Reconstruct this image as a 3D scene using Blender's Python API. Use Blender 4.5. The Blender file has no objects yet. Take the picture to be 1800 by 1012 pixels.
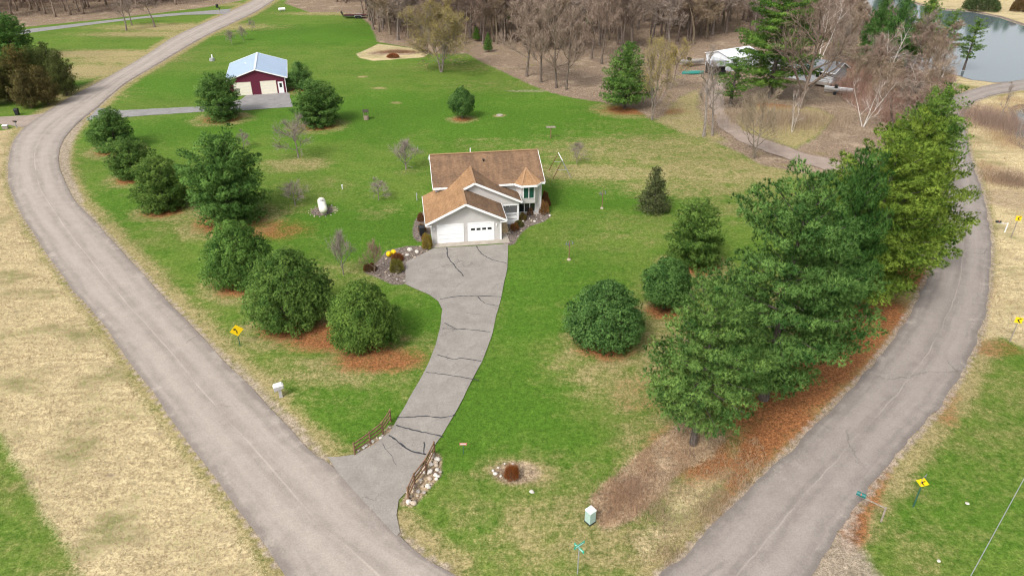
import bpy, math, random
import numpy as np
from mathutils import Vector
S = bpy.context.scene
COL = S.collection
rad = math.radians
# ------------------------------------------------------------------ camera, light, exposure
FPX, PITCH, CAMH = 1250.0, rad(29.8), 35.0
cam = bpy.data.cameras.new('camera'); camo = bpy.data.objects.new('camera', cam); COL.objects.link(camo)
camo.location = (0, 0, CAMH); camo.rotation_euler = (math.pi/2 - PITCH, 0, 0)
cam.sensor_fit = 'HORIZONTAL'; cam.sensor_width = 36.0; cam.lens = 36.0*FPX/1800.0
cam.clip_start = 0.5; cam.clip_end = 6000
S.camera = camo
SUN_EL, SUN_AZ = rad(48), rad(215)          # azimuth clockwise from +Y (camera looks along +Y)
W = bpy.data.worlds.new('World'); S.world = W; W.use_nodes = True
wt = W.node_tree; wt.nodes.clear()
sky = wt.nodes.new('ShaderNodeTexSky'); sky.sky_type = 'NISHITA'; sky.sun_disc = False
sky.sun_elevation = SUN_EL; sky.sun_rotation = SUN_AZ; sky.air_density = 1.0; sky.dust_density = 4.0; sky.ozone_density = 1.0
hs = wt.nodes.new('ShaderNodeHueSaturation'); hs.inputs['Saturation'].default_value = 0.22
bg = wt.nodes.new('ShaderNodeBackground'); bg.inputs['Strength'].default_value = 0.14
wo = wt.nodes.new('ShaderNodeOutputWorld')
wt.links.new(sky.outputs[0], hs.inputs['Color']); wt.links.new(hs.outputs[0], bg.inputs[0]); wt.links.new(bg.outputs[0], wo.inputs[0])
sl = bpy.data.lights.new('sun', 'SUN'); sl.energy = 1.5; sl.angle = rad(12); sl.color = (1.0, 0.95, 0.88)
so = bpy.data.objects.new('sun', sl); COL.objects.link(so)
sd_ = Vector((math.sin(SUN_AZ)*math.cos(SUN_EL), math.cos(SUN_AZ)*math.cos(SUN_EL), math.sin(SUN_EL)))
so.rotation_euler = sd_.to_track_quat('Z', 'Y').to_euler()
S.view_settings.view_transform = 'Standard'; S.view_settings.look = 'None'
S.view_settings.exposure = 0.68; S.view_settings.gamma = 1.0
S.render.engine = 'CYCLES'
S.cycles.max_bounces = 6; S.cycles.diffuse_bounces = 3; S.cycles.transparent_max_bounces = 4
S.cycles.use_denoising = True; S.cycles.filter_width = 1.15

# ------------------------------------------------------------------ survey: photo pixel -> ground point
_F = np.array([0, math.cos(PITCH), -math.sin(PITCH)]); _U = np.array([0, math.sin(PITCH), math.cos(PITCH)]); _R = np.array([1., 0, 0])
def G(u, v, z=0.0):
    d = _R*(u-900)/FPX - _U*(v-506)/FPX + _F
    t = (z-CAMH)/d[2]
    return np.array([d[0]*t, d[1]*t, z])
def gp(pts): return [tuple(G(u, v)[:2]) for u, v in pts]
def depth(P): return float((np.array(P)-np.array([0, 0, CAMH])) @ _F)
def hfor(u, v, tv):
    b = G(u, v); lo, hi = 0., 60.
    for _ in range(40):
        m = (lo+hi)/2; d = b+np.array([0, 0, m-CAMH]); y = 506-FPX*(d@_U)/(d@_F)
        if y > tv: lo = m
        else: hi = m
    return lo

# ------------------------------------------------------------------ material helper
class M:
    def __init__(s, name, rough=0.8, spec=0.25):
        s.m = bpy.data.materials.new(name); s.m.use_nodes = True; s.t = s.m.node_tree
        s.b = s.t.nodes['Principled BSDF']; s.b.inputs['Roughness'].default_value = rough
        s.b.inputs['Specular IOR Level'].default_value = spec
    def n(s, typ, **k):
        nd = s.t.nodes.new('ShaderNode'+typ)
        for a, v in k.items(): setattr(nd, a, v)
        return nd
    def put(s, sock, v):
        if isinstance(v, (int, float)): sock.default_value = v
        elif isinstance(v, tuple): sock.default_value = v if len(v) != 3 or sock.type == 'VECTOR' else (*v, 1)
        else: s.t.links.new(v, sock)
    def coord(s, kind='Object'): return s.n('TexCoord').outputs[kind]
    def pos(s): return s.n('NewGeometry').outputs['Position']
    def mapping(s, vec, scale=(1, 1, 1), rot=(0, 0, 0)):
        m = s.n('Mapping'); s.put(m.inputs['Vector'], vec); m.inputs['Scale'].default_value = scale; m.inputs['Rotation'].default_value = rot
        return m.outputs[0]
    def noise(s, vec, scale, detail=4, rough=0.6, dist=0.0):
        q = s.n('TexNoise'); s.put(q.inputs['Vector'], vec); q.inputs['Scale'].default_value = scale
        q.inputs['Detail'].default_value = detail; q.inputs['Roughness'].default_value = rough; q.inputs['Distortion'].default_value = dist
        return q.outputs['Fac']
    def vor(s, vec, scale, feature='F1', out='Distance'):
        q = s.n('TexVoronoi', feature=feature); s.put(q.inputs['Vector'], vec); q.inputs['Scale'].default_value = scale
        return q.outputs[out]
    def mth(s, op, a, b=0.0, c=None):
        q = s.n('Math', operation=op); s.put(q.inputs[0], a); s.put(q.inputs[1], b)
        if c is not None: s.put(q.inputs[2], c)
        return q.outputs[0]
    def add(s, a, b): return s.mth('ADD', a, b)
    def mul(s, a, b): return s.mth('MULTIPLY', a, b)
    def step(s, v, lo, hi, a=0.0, b=1.0):
        q = s.n('MapRange', interpolation_type='SMOOTHSTEP'); s.put(q.inputs['Value'], v)
        q.inputs['From Min'].default_value = lo; q.inputs['From Max'].default_value = hi
        q.inputs['To Min'].default_value = a; q.inputs['To Max'].default_value = b
        return q.outputs[0]
    def mix(s, f, a, b, mode='MIX'):
        q = s.n('Mix', data_type='RGBA', blend_type=mode); s.put(q.inputs[0], f); s.put(q.inputs[6], a); s.put(q.inputs[7], b)
        return q.outputs[2]
    def attr(s, name):
        q = s.n('Attribute'); q.attribute_name = name; return q
    def val(s, c, f):   # scale a colour by a value
        q = s.n('VectorMath', operation='SCALE'); s.put(q.inputs[0], c); s.put(q.inputs['Scale'], f); return q.outputs[0]
    def bump(s, h, strength=0.3, dist=0.05):
        q = s.n('Bump'); q.inputs['Strength'].default_value = strength; q.inputs['Distance'].default_value = dist
        s.put(q.inputs['Height'], h); s.t.links.new(q.outputs[0], s.b.inputs['Normal'])
    def color(s, c): s.put(s.b.inputs['Base Color'], c); return s.m

def simple(name, c, rough=0.6, var=0.12, scale=6.0, spec=0.3, metal=0.0):
    m = M(name, rough, spec); n = m.noise(m.coord(), scale, 4)
    m.b.inputs['Metallic'].default_value = metal
    return m.color(m.val(tuple(c), m.step(n, 0.25, 0.75, 1-var, 1+var)))

# ---------- ground
def mat_ground():
    m = M('ground_cover', 0.95, 0.1); P = m.pos()
    a = m.attr('ga'); b = m.attr('gb')
    sa = m.n('SeparateColor'); m.put(sa.inputs[0], a.outputs['Color']); sb = m.n('SeparateColor'); m.put(sb.inputs[0], b.outputs['Color'])
    dry, needle, leaf, field = sa.outputs[0], sa.outputs[1], sa.outputs[2], a.outputs['Alpha']
    gravel, mulch, vivid, brush = sb.outputs[0], sb.outputs[1], sb.outputs[2], b.outputs['Alpha']
    nf = m.noise(P, 4.2, 3, 0.8); nff = m.noise(P, 12.0, 2, 0.75); nm = m.noise(P, 0.55, 5, 0.65); nl = m.noise(P, 0.06, 3, 0.5); nl2 = m.noise(m.mapping(P, (1, 1.6, 1)), 0.17, 4, 0.6)
    fine = m.add(m.mul(nf, 0.6), m.mul(nff, 0.4)); n2 = m.noise(P, 1.7, 4, 0.7); n4 = m.noise(m.mapping(P, (1, 1.5, 1)), 0.38, 4, 0.65)
    # lawn
    c1, c2, c3 = (0.069, 0.147, 0.015), (0.112, 0.170, 0.028), (0.168, 0.178, 0.054)
    l = m.mix(m.step(m.add(m.mul(nl2, .55), m.add(m.mul(vivid, -0.22), m.add(m.mul(n4, .25), m.mul(n2, .25)))), 0.32, 0.62), c1, c2)
    dl = m.add(m.add(dry, m.add(m.mul(m.add(nm, -0.5), 0.7), m.mul(m.add(n2, -0.5), 0.75))), m.add(m.mul(m.add(n4, -0.5), 0.8), m.mul(vivid, -0.10)))
    l = m.mix(m.step(m.add(dl, m.mul(m.add(fine, -0.5), 0.6)), 0.16, 0.72), l, c3)
    l = m.mix(m.step(m.add(dl, m.mul(m.add(fine, -0.5), 1.2)), 0.42, 0.98), l, (0.285, 0.235, 0.112))
    # tan field
    st = m.noise(m.mapping(m.add_vec(P, m.mul(n4, 0.35)), (0.35, 1.9, 1), (0, 0, 0.80)), 0.9, 6, 0.72)
    f = m.mix(m.step(m.add(m.mul(st, 0.55), m.add(m.mul(fine, 0.2), m.mul(n2, 0.25))), 0.34, 0.62), (0.335, 0.268, 0.148), (0.53, 0.435, 0.255))
    f = m.mix(m.step(m.add(m.mul(nl2, 0.42), m.add(m.mul(n2, 0.28), m.mul(fine, 0.30))), 0.51, 0.60), f, (0.21, 0.205, 0.085)); f = m.mix(m.step(m.add(m.mul(n4, 0.4), m.add(m.mul(n2, 0.3), m.mul(fine, 0.3))), 0.545, 0.64), f, (0.215, 0.165, 0.12))
    bl = lambda w, k1=0.5, k2=0.6: m.step(m.add(w, m.add(m.mul(m.add(nm, -0.5), k1), m.mul(m.add(fine, -0.5), k2))), 0.33, 0.67)
    c = m.mix(bl(field), l, f)
    # needles
    nd = m.mix(m.step(fine, 0.3, 0.7), (0.150, 0.060, 0.024), (0.315, 0.138, 0.056))
    c = m.mix(m.step(m.add(needle, m.add(m.mul(m.add(nm, -0.5), 0.8), m.add(m.mul(m.add(fine, -0.5), 0.8), m.mul(m.add(n2, -0.5), 0.7)))), 0.18, 0.92), c, nd)
    # dead leaves
    lf = m.mix(m.step(fine, 0.32, 0.68), (0.135, 0.096, 0.068), (0.305, 0.228, 0.162))
    lf = m.mix(m.step(m.noise(P, 0.22, 4, 0.6), 0.5, 0.72), lf, (0.335, 0.258, 0.182))
    lf = m.mix(m.step(nl2, 0.58, 0.75), lf, (0.21, 0.18, 0.075))
    c = m.mix(bl(leaf, 0.45, 0.45), c, lf)
    br = m.mix(m.step(m.add(m.mul(nm, 0.5), m.mul(fine, 0.5)), 0.36, 0.64), (0.16, 0.112, 0.08), (0.42, 0.325, 0.21))
    c = m.mix(bl(brush, 0.5, 0.6), c, br)
    gr = m.mix(m.step(m.add(m.mul(nff, 0.5), m.mul(n2, 0.5)), 0.3, 0.7), (0.25, 0.195, 0.15), (0.37, 0.305, 0.245))
    c = m.mix(m.mul(m.step(m.add(gravel, m.add(m.mul(m.add(nm, -0.5), .5), m.mul(m.add(n2, -0.5), .7))), 0.25, 0.8), 0.85), c, gr)
    mu = m.mix(m.step(fine, 0.3, 0.7), (0.085, 0.065, 0.055), (0.25, 0.205, 0.175))
    c = m.mix(bl(mulch, 0.3, 0.4), c, mu)
    c = m.val(c, m.mul(m.step(fine, 0.25, 0.75, 0.50, 1.50), m.step(n2, 0.25, 0.75, 0.82, 1.18)))
    c = m.val(c, m.step(nl, 0.3, 0.7, 0.93, 1.07))
    m.bump(fine, 0.6, 0.12)
    return m.color(c)

def mat_road(name, base, dark, tracks=True):
    m = M(name, 0.9, 0.2); P = m.pos(); uv = m.n('UVMap').outputs[0]
    sx = m.n('SeparateXYZ'); m.put(sx.inputs[0], uv); u, v = sx.outputs[0], sx.outputs[1]
    nf = m.noise(P, 9, 3, 0.8); nm = m.noise(P, 0.7, 5, 0.7)
    ns = m.noise(m.mapping(uv, (9, 0.12, 1)), 1.0, 5, 0.65, 0.4)
    c = m.mix(m.step(m.add(m.mul(nm, 0.5), m.mul(ns, 0.5)), 0.36, 0.64), dark, base)
    if tracks:
        wob = m.add(u, m.mul(m.add(m.noise(m.mapping(uv, (1, 0.06, 1)), 1.0, 3), -0.5), 0.05))
        t1 = m.mth('ABSOLUTE', m.add(wob, -0.30)); t2 = m.mth('ABSOLUTE', m.add(wob, -0.70))
        tr = m.step(m.mth('MINIMUM', t1, t2), 0.03, 0.15, 1.0, 0.0)
        c = m.mix(m.mul(tr, 0.42), c, tuple(min(1, x*1.18) for x in base))
        seam = m.step(m.mth('ABSOLUTE', m.add(wob, -0.5)), 0.003, 0.014, 1.0, 0.0)
        c = m.mix(m.mul(seam, m.step(m.noise(m.mapping(uv, (0.01, 0.15, 1)), 1, 2), 0.35, 0.6, 0.1, 0.5)), c, tuple(min(1, x*1.35) for x in base))
        ed = m.mth('MINIMUM', u, m.mth('SUBTRACT', 1.0, u))
        c = m.mix(m.mul(m.step(m.add(ed, m.mul(m.add(nm, -0.5), 0.10)), 0.015, 0.10, 1.0, 0.0), 0.55), c, tuple(x*0.62 for x in dark))
        # transverse and meandering cracks
        wv = m.vor(m.mapping(m.add_vec(P, m.noise(P, 0.4, 4)), (1, 1, 1)), 0.085, 'DISTANCE_TO_EDGE')
        ck = m.step(wv, 0.0015, 0.009, 1.0, 0.0)
        c = m.mix(m.mul(ck, m.step(m.noise(P, 0.12, 2), 0.52, 0.66, 0.0, 0.40)), c, tuple(x*0.4 for x in dark))
        # eroded patches
        pt = m.step(m.add(m.noise(P, 0.35, 5, 0.7), m.mul(ed, -0.35)), 0.56, 0.64)
        c = m.mix(m.mul(pt, 0.4), c, (0.40, 0.35, 0.30))
    else:
        wv = m.vor(m.add_vec(P, m.noise(P, 0.9, 4)), 0.30, 'DISTANCE_TO_EDGE')
        c = m.mix(m.mul(m.step(wv, 0.003, 0.012, 1.0, 0.0), m.step(m.noise(P, 0.2, 3), 0.42, 0.62, 0.0, 0.5)), c, tuple(x*0.45 for x in dark))
        c = m.mix(m.step(m.noise(P, 0.55, 5, 0.75), 0.58, 0.74, 0.0, 0.30), c, tuple(x*0.62 for x in dark))
    c = m.val(c, m.step(nf, 0.2, 0.8, 0.84, 1.16))
    m.bump(nf, 0.35, 0.02)
    return m.color(c)
def _add_vec(self, v, f):
    q = self.n('VectorMath', operation='MULTIPLY_ADD'); self.put(q.inputs[0], f); q.inputs[1].default_value = (3, 3, 0); self.put(q.inputs[2], v)
    return q.outputs[0]
M.add_vec = _add_vec

def mat_foliage(name, lo, hi, rough=0.65):
    m = M(name, rough, 0.04); t = m.attr('tint').outputs['Fac']; oi = m.n('ObjectInfo')
    c = m.mix(t, lo, hi); c = m.mix(1.0, c, oi.outputs['Color'], 'MULTIPLY')
    tr = m.n('BsdfTranslucent'); m.t.links.new(c, tr.inputs['Color'])
    mx = m.n('MixShader'); mx.inputs[0].default_value = 0.22
    m.t.links.new(m.b.outputs[0], mx.inputs[1]); m.t.links.new(tr.outputs[0], mx.inputs[2])
    m.t.links.new(mx.outputs[0], m.t.nodes['Material Output'].inputs['Surface'])
    return m.color(c)
def mat_bark(name, a, b, scale=3.0):
    m = M(name, 0.9, 0.15); P = m.coord(); n = m.noise(m.mapping(P, (4, 4, 0.8)), scale, 5, 0.7)
    c = m.mix(m.step(n, 0.35, 0.65), a, b); c = m.mix(1.0, c, m.n('ObjectInfo').outputs['Color'], 'MULTIPLY')
    m.bump(n, 0.5, 0.04); return m.color(c)
def mat_twig(name, a, b):
    m = M(name, 0.9, 0.1); t = m.attr('tint').outputs['Fac']
    c = m.mix(1.0, m.mix(t, a, b), m.n('ObjectInfo').outputs['Color'], 'MULTIPLY'); return m.color(c)
def mat_siding(name, c, pitch=0.12, vertical=False):
    m = M(name, 0.55, 0.3); P = m.coord(); s = m.n('SeparateXYZ'); m.put(s.inputs[0], P)
    if vertical:
        f = m.mth('FRACT', m.mul(m.add(s.outputs[0], s.outputs[1]), 1/pitch))
    else:
        f = m.mth('FRACT', m.mul(s.outputs[2], 1/pitch))
    n = m.noise(m.mapping(P, (0.8, 0.8, 3)), 1.2, 4)
    col = m.val(tuple(c), m.mul(m.step(f, 0.0, 0.14, 0.84, 1.0), m.step(n, 0.3, 0.7, 0.95, 1.04)))
    m.bump(f, 0.4, 0.02); return m.color(col)
def mat_shingle(name, a, b, course=0.16):
    m = M(name, 0.9, 0.15); P = m.coord()
    n1 = m.noise(P, 0.5, 5, 0.65); n2 = m.noise(m.mapping(P, (3.2, 6.0, 6.0)), 1.0, 2, 0.5); n3 = m.noise(P, 14, 2)
    sp = m.n('SeparateXYZ'); m.put(sp.inputs[0], P); f = m.mth('FRACT', m.mul(sp.outputs[2], 1/(course*0.45)))
    strk = m.noise(m.mapping(P, (1.2, 0.15, 0.3)), 1.3, 4, 0.7)
    c = m.mix(m.step(m.add(m.mul(n1, 0.5), m.mul(strk, 0.5)), 0.36, 0.64), a, b)
    c = m.val(c, m.mul(m.step(n2, 0.25, 0.75, 0.82, 1.2), m.step(f, 0, 0.25, 0.86, 1.02)))
    c = m.val(c, m.step(n3, 0.25, 0.75, 0.9, 1.1)); m.bump(f, 0.4, 0.02); return m.color(c)
def mat_metal_roof(name, c):
    m = M(name, 0.38, 0.5); P = m.coord(); s = m.n('SeparateXYZ'); m.put(s.inputs[0], P)
    f = m.mth('FRACT', m.mul(s.outputs[1], 1/0.23)); rib = m.step(m.mth('ABSOLUTE', m.add(f, -0.5)), 0.06, 0.14, 1.0, 0.0)
    n = m.noise(m.mapping(P, (0.3, 1.5, 1)), 1, 4)
    m.bump(rib, 0.8, 0.03); m.b.inputs['Metallic'].default_value = 0.15
    return m.color(m.val(tuple(c), m.mul(m.step(n, 0.3, 0.7, 0.93, 1.06), m.add(1.0, m.mul(rib, -0.10)))))
def mat_water():
    m = M('pond_water', 0.06, 0.5); P = m.pos()
    n = m.noise(m.mapping(P, (1, 0.45, 1)), 1.6, 4, 0.6); m.b.inputs['IOR'].default_value = 1.5
    m.bump(n, 0.12, 0.04); return m.color((0.105, 0.135, 0.145))  # base colour lightened to stand in for a brighter sky reflection

GROUND = mat_ground()
ROAD = mat_road('chip_seal_road', (0.345, 0.298, 0.260), (0.262, 0.225, 0.197))
ROAD2 = mat_road('asphalt_road', (0.288, 0.252, 0.226), (0.22, 0.191, 0.172))
DRIVE = mat_road('aged_asphalt', (0.315, 0.290, 0.258), (0.235, 0.212, 0.190), False)
GRAVEL = mat_road('gravel_lane', (0.37, 0.30, 0.25), (0.26, 0.21, 0.175), False); LANEM = mat_road('dirt_lane_soil', (0.36, 0.29, 0.245), (0.26, 0.205, 0.17), False)
GREYDRIVE = mat_road('grey_gravel', (0.30, 0.29, 0.285), (0.21, 0.20, 0.195), False)
CONC = simple('concrete', (0.36, 0.32, 0.27), 0.85, 0.15, 1.5)
TAR = simple('crack_tar', (0.045, 0.045, 0.05), 0.7, 0.2)
WATER = mat_water()
NEEDLE = mat_foliage('pine_needles', (0.036, 0.098, 0.024), (0.245, 0.385, 0.100))
SPRUCE = mat_foliage('spruce_needles', (0.05, 0.075, 0.035), (0.16, 0.19, 0.09))
CEDAR = mat_foliage('cedar_foliage', (0.05, 0.062, 0.024), (0.19, 0.185, 0.075))
SHRUB = mat_foliage('shrub_leaves', (0.10, 0.066, 0.038), (0.28, 0.185, 0.095))
BARK = mat_bark('pine_bark', (0.05, 0.042, 0.035), (0.15, 0.125, 0.108))
GBARK = mat_bark('grey_bark', (0.13, 0.108, 0.094), (0.30, 0.26, 0.225))
WBARK = mat_bark('birch_bark', (0.42, 0.39, 0.35), (0.70, 0.67, 0.62))
TWIG = mat_twig('bare_twigs', (0.170, 0.138, 0.112), (0.345, 0.290, 0.240))
WEED = mat_twig('dry_stems', (0.20, 0.14, 0.095), (0.52, 0.41, 0.27))
SIDING = mat_siding('vinyl_siding', (0.53, 0.51, 0.495), 0.15)
WHITE = simple('white_trim', (0.80, 0.80, 0.80), 0.5, 0.04)
DOORW = mat_siding('white_door_panels', (0.82, 0.82, 0.83), 0.53)
SHING = mat_shingle('brown_shingles', (0.245, 0.142, 0.074), (0.35, 0.205, 0.105))
SHINGD = mat_shingle('shaded_stained_shingles', (0.135, 0.086, 0.056), (0.22, 0.135, 0.080))  # darker copy of the brown shingles: slope shade painted in, with some staining
GSHING = mat_shingle('grey_shingles', (0.15, 0.16, 0.175), (0.25, 0.26, 0.275))
GLASS = M('dark_glass', 0.08, 0.6).color((0.012, 0.018, 0.017))
GGLASS = M('green_glass', 0.08, 0.6).color((0.012, 0.06, 0.045))
MAROON = mat_siding('maroon_steel_siding', (0.115, 0.016, 0.036), 0.23, True)
BLUEROOF = mat_metal_roof('pale_blue_steel_roof', (0.40, 0.52, 0.68))
CREAM = mat_siding('cream_door_panels', (0.74, 0.70, 0.58), 0.5)
WOOD = simple('weathered_wood', (0.20, 0.115, 0.07), 0.85, 0.3, 4)
TANWOOD = simple('tan_deck_wood', (0.50, 0.37, 0.22), 0.8, 0.15, 4)
GREYWOOD = simple('grey_wood', (0.28, 0.24, 0.20), 0.85, 0.25, 5)
BLACK = simple('black_plastic', (0.02, 0.022, 0.024), 0.45, 0.2)
GREY = simple('grey_plastic', (0.42, 0.41, 0.42), 0.5, 0.1)
STEEL = simple('galvanised_steel', (0.38, 0.39, 0.40), 0.45, 0.1, 8, 0.5, 0.4)
IRON = simple('dark_grey_iron', (0.13, 0.15, 0.16), 0.6, 0.2)
GPOST = simple('green_post_paint', (0.03, 0.10, 0.07), 0.6, 0.2)
YELLOW = simple('yellow_sign_sheet', (0.85, 0.58, 0.01), 0.45, 0.05)
YPLASTIC = simple('yellow_plastic', (0.85, 0.52, 0.01), 0.4, 0.06)
SBLACK = simple('black_sign_ink', (0.015, 0.014, 0.014), 0.5, 0.1)
PGREEN = simple('pale_green_enamel', (0.36, 0.50, 0.45), 0.4, 0.08)
TEAL = simple('street_sign_green', (0.01, 0.36, 0.24), 0.45, 0.06)
MBGREEN = simple('mailbox_green', (0.02, 0.14, 0.13), 0.4, 0.1)
REDSIGN = simple('faded_red_sign', (0.50, 0.16, 0.14), 0.6, 0.1)
TANK = simple('cream_tank_paint', (0.72, 0.69, 0.60), 0.4, 0.06, 3)
BOATW = simple('boat_grey', (0.40, 0.41, 0.42), 0.4, 0.3, 3)
CANOE = simple('teal_hull', (0.03, 0.20, 0.17), 0.4, 0.1)
RUST = simple('rust_red_steel', (0.12, 0.035, 0.03), 0.7, 0.2)
ROCKM = []
for i, c in enumerate([(0.46, 0.38, 0.30), (0.36, 0.32, 0.29), (0.60, 0.56, 0.50), (0.30, 0.23, 0.18)]):
    q = M('field_stone_%s' % ['tan', 'grey', 'pale', 'brown'][i], 0.85, 0.2); P = q.coord()
    q.bump(q.noise(P, 8, 4), 0.4, 0.05); ROCKM.append(q.color(q.val(c, q.step(q.noise(P, 4, 5), 0.3, 0.7, 0.75, 1.2))))

# ------------------------------------------------------------------ mesh helpers
def link(name, me, mat, parent=None):
    o = bpy.data.objects.new(name, me); COL.objects.link(o)
    if mat is not None and not me.materials: me.materials.append(mat)
    if parent is not None: o.parent = parent
    return o
class MB:
    def __init__(s): s.v = []; s.f = []
    def add(s, vs, fs):
        k = len(s.v); s.v += [tuple(map(float, p)) for p in vs]; s.f += [tuple(i+k for i in f) for f in fs]; return s
    def box(s, x0, x1, y0, y1, z0, z1):
        return s.add([(x0, y0, z0), (x1, y0, z0), (x1, y1, z0), (x0, y1, z0), (x0, y0, z1), (x1, y0, z1), (x1, y1, z1), (x0, y1, z1)],
                     [(3, 2, 1, 0), (4, 5, 6, 7), (0, 1, 5, 4), (1, 2, 6, 5), (2, 3, 7, 6), (3, 0, 4, 7)])
    def taper(s, cx, cy, z0, z1, a0, b0, a1, b1):
        return s.add([(cx-a0, cy-b0, z0), (cx+a0, cy-b0, z0), (cx+a0, cy+b0, z0), (cx-a0, cy+b0, z0), (cx-a1, cy-b1, z1), (cx+a1, cy-b1, z1), (cx+a1, cy+b1, z1), (cx-a1, cy+b1, z1)],
                     [(3, 2, 1, 0), (4, 5, 6, 7), (0, 1, 5, 4), (1, 2, 6, 5), (2, 3, 7, 6), (3, 0, 4, 7)])
    def prism(s, poly, vec):
        n = len(poly); vec = np.array(vec, float); p = [np.array(q, float) for q in poly]
        return s.add([tuple(q) for q in p]+[tuple(q+vec) for q in p],
                     [tuple(range(n-1, -1, -1)), tuple(range(n, 2*n))]+[(i, (i+1) % n, (i+1) % n+n, i+n) for i in range(n)])
    def bar(s, p, q, w, h, up=(0, 0, 1)):      # box beam from p to q, width w, height h centred
        p = np.array(p, float); q = np.array(q, float); d = q-p; d = d/np.linalg.norm(d)
        r = np.cross(d, np.array(up, float)); 
        if np.linalg.norm(r) < 1e-4: r = np.array([1., 0, 0])
        r /= np.linalg.norm(r); u = np.cross(r, d)
        c = [(-w/2, -h/2), (w/2, -h/2), (w/2, h/2), (-w/2, h/2)]
        return s.add([tuple(p+r*a+u*b) for a, b in c]+[tuple(q+r*a+u*b) for a, b in c],
                     [(0, 1, 2, 3), (7, 6, 5, 4), (0, 4, 5, 1), (1, 5, 6, 2), (2, 6, 7, 3), (3, 7, 4, 0)])
    def tube(s, pts, radii, n=6, cap=True):
        pts = [np.array(p, float) for p in pts]; k0 = len(s.v); ref = np.array([0.31, 0.95, 0.07])
        for i, p in enumerate(pts):
            d = pts[min(i+1, len(pts)-1)]-pts[max(i-1, 0)]; d = d/(np.linalg.norm(d)+1e-9)
            a = np.cross(d, ref); 
            if np.linalg.norm(a) < 0.1: a = np.cross(d, np.array([1., 0, 0]))
            a /= np.linalg.norm(a); b = np.cross(d, a)
            for k in range(n):
                t = 2*math.pi*k/n; s.v.append(tuple(p+(a*math.cos(t)+b*math.sin(t))*radii[i]))
        for i in range(len(pts)-1):
            for k in range(n):
                a0 = k0+i*n+k; a1 = k0+i*n+(k+1) % n; s.f.append((a0, a1, a1+n, a0+n))
        if cap:
            s.f.append(tuple(k0+k for k in range(n-1, -1, -1))); e = k0+(len(pts)-1)*n; s.f.append(tuple(e+k for k in range(n)))
        return s
    def cyl(s, x, y, z0, z1, r, n=12, r1=None): return s.tube([(x, y, z0), (x, y, z1)], [r, r if r1 is None else r1], n)
    def mesh(s, name, smooth=False):
        me = bpy.data.meshes.new(name); me.from_pydata(s.v, [], s.f); me.update()
        if smooth: me.polygons.foreach_set('use_smooth', [True]*len(me.polygons))
        return me
    def build(s, name, mat, parent=None, smooth=False): return link(name, s.mesh(name, smooth), mat, parent)
def npmesh(name, V, F, tint=None):
    V = np.asarray(V, np.float32); F = np.asarray(F, np.int32); me = bpy.data.meshes.new(name); k = F.shape[1]
    me.vertices.add(len(V)); me.vertices.foreach_set('co', V.ravel()); me.loops.add(F.size); me.loops.foreach_set('vertex_index', F.ravel())
    me.polygons.add(len(F)); me.polygons.foreach_set('loop_start', np.arange(len(F), dtype=np.int32)*k)
    me.polygons.foreach_set('loop_total', np.full(len(F), k, np.int32))
    me.update(calc_edges=True)
    if tint is not None:
        at = me.attributes.new('tint', 'FLOAT', 'POINT'); at.data.foreach_set('value', np.asarray(tint, np.float32))
    return me
def tag(o, label=None, cat=None, group=None, kind=None):
    if label: o['label'] = label
    if cat: o['category'] = cat
    if group: o['group'] = group
    if kind: o['kind'] = kind
    return o
def thing(name, label, cat, loc=(0, 0, 0), rz=0.0, group=None, scale=None):
    o = bpy.data.objects.new(name, None); COL.objects.link(o); o.empty_display_size = 0.3
    o.location = tuple(float(x) for x in loc); o.rotation_euler = (0, 0, rz)
    if scale: o.scale = scale
    return tag(o, label, cat, group)

# ------------------------------------------------------------------ survey polygons (photo pixels on flat ground)
A_L = [(470, -14), (445, 1), (390, 27), (312, 62), (257, 97), (200, 130), (140, 162), (100, 185), (66, 207), (40, 227), (25, 247), (17, 270), (14, 295), (17, 325), (25, 350), (40, 380), (60, 412), (86, 450), (105, 478), (130, 511), (155, 539), (192, 583), (222, 628), (258, 675), (297, 729), (340, 790), (390, 855), (440, 922), (500, 1010)]
A_R = [(480, 2), (450, 21), (400, 45), (355, 67), (312, 92), (262, 122), (220, 147), (175, 185), (142, 212), (118, 237), (107, 257), (103, 282), (109, 307), (120, 332), (133, 355), (158, 380), (187, 412), (222, 450), (250, 480), (280, 515), (308, 543), (342, 578), (389, 630), (433, 672), (488, 730), (545, 792), (590, 823), (642, 880), (700, 940), (747, 981), (803, 1012)]
B_L = [(1163, 1010), (1218, 959), (1283, 891), (1326, 851), (1400, 780), (1453, 725), (1518, 662), (1545, 628), (1573, 592), (1600, 550), (1627, 497), (1642, 460), (1647, 419), (1648, 375), (1646, 330), (1640, 290), (1634, 250), (1633, 222), (1640, 198), (1660, 178), (1687, 165.6), (1709, 158), (1739, 150), (1774, 143.5), (1830, 136)]
B_R = [(1420, 1010), (1460, 957), (1496, 903), (1523, 866), (1573, 802), (1628, 740), (1662, 700), (1704, 626), (1719, 591), (1728, 564), (1737, 508), (1741, 457), (1741, 419), (1734, 368), (1724, 330), (1713, 298), (1705, 268), (1699, 243), (1696, 215), (1697, 197), (1711, 181), (1738, 169.5), (1774, 162), (1830, 153)]
DRV = [(590, 826), (575, 803), (596, 803), (624, 799), (655, 783), (686, 759), (698, 737), (720, 700), (738, 668), (754, 637), (766, 606), (774, 571), (777, 545), (770, 530), (754, 518), (712, 500), (713, 461), (738, 449), (761, 437), (893, 429), (892, 471), (882, 518), (865, 585), (847, 637), (815, 700), (775, 768), (763, 785), (713, 866), (701, 879), (697, 905), (703, 936), (697, 942), (642, 884)]
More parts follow.
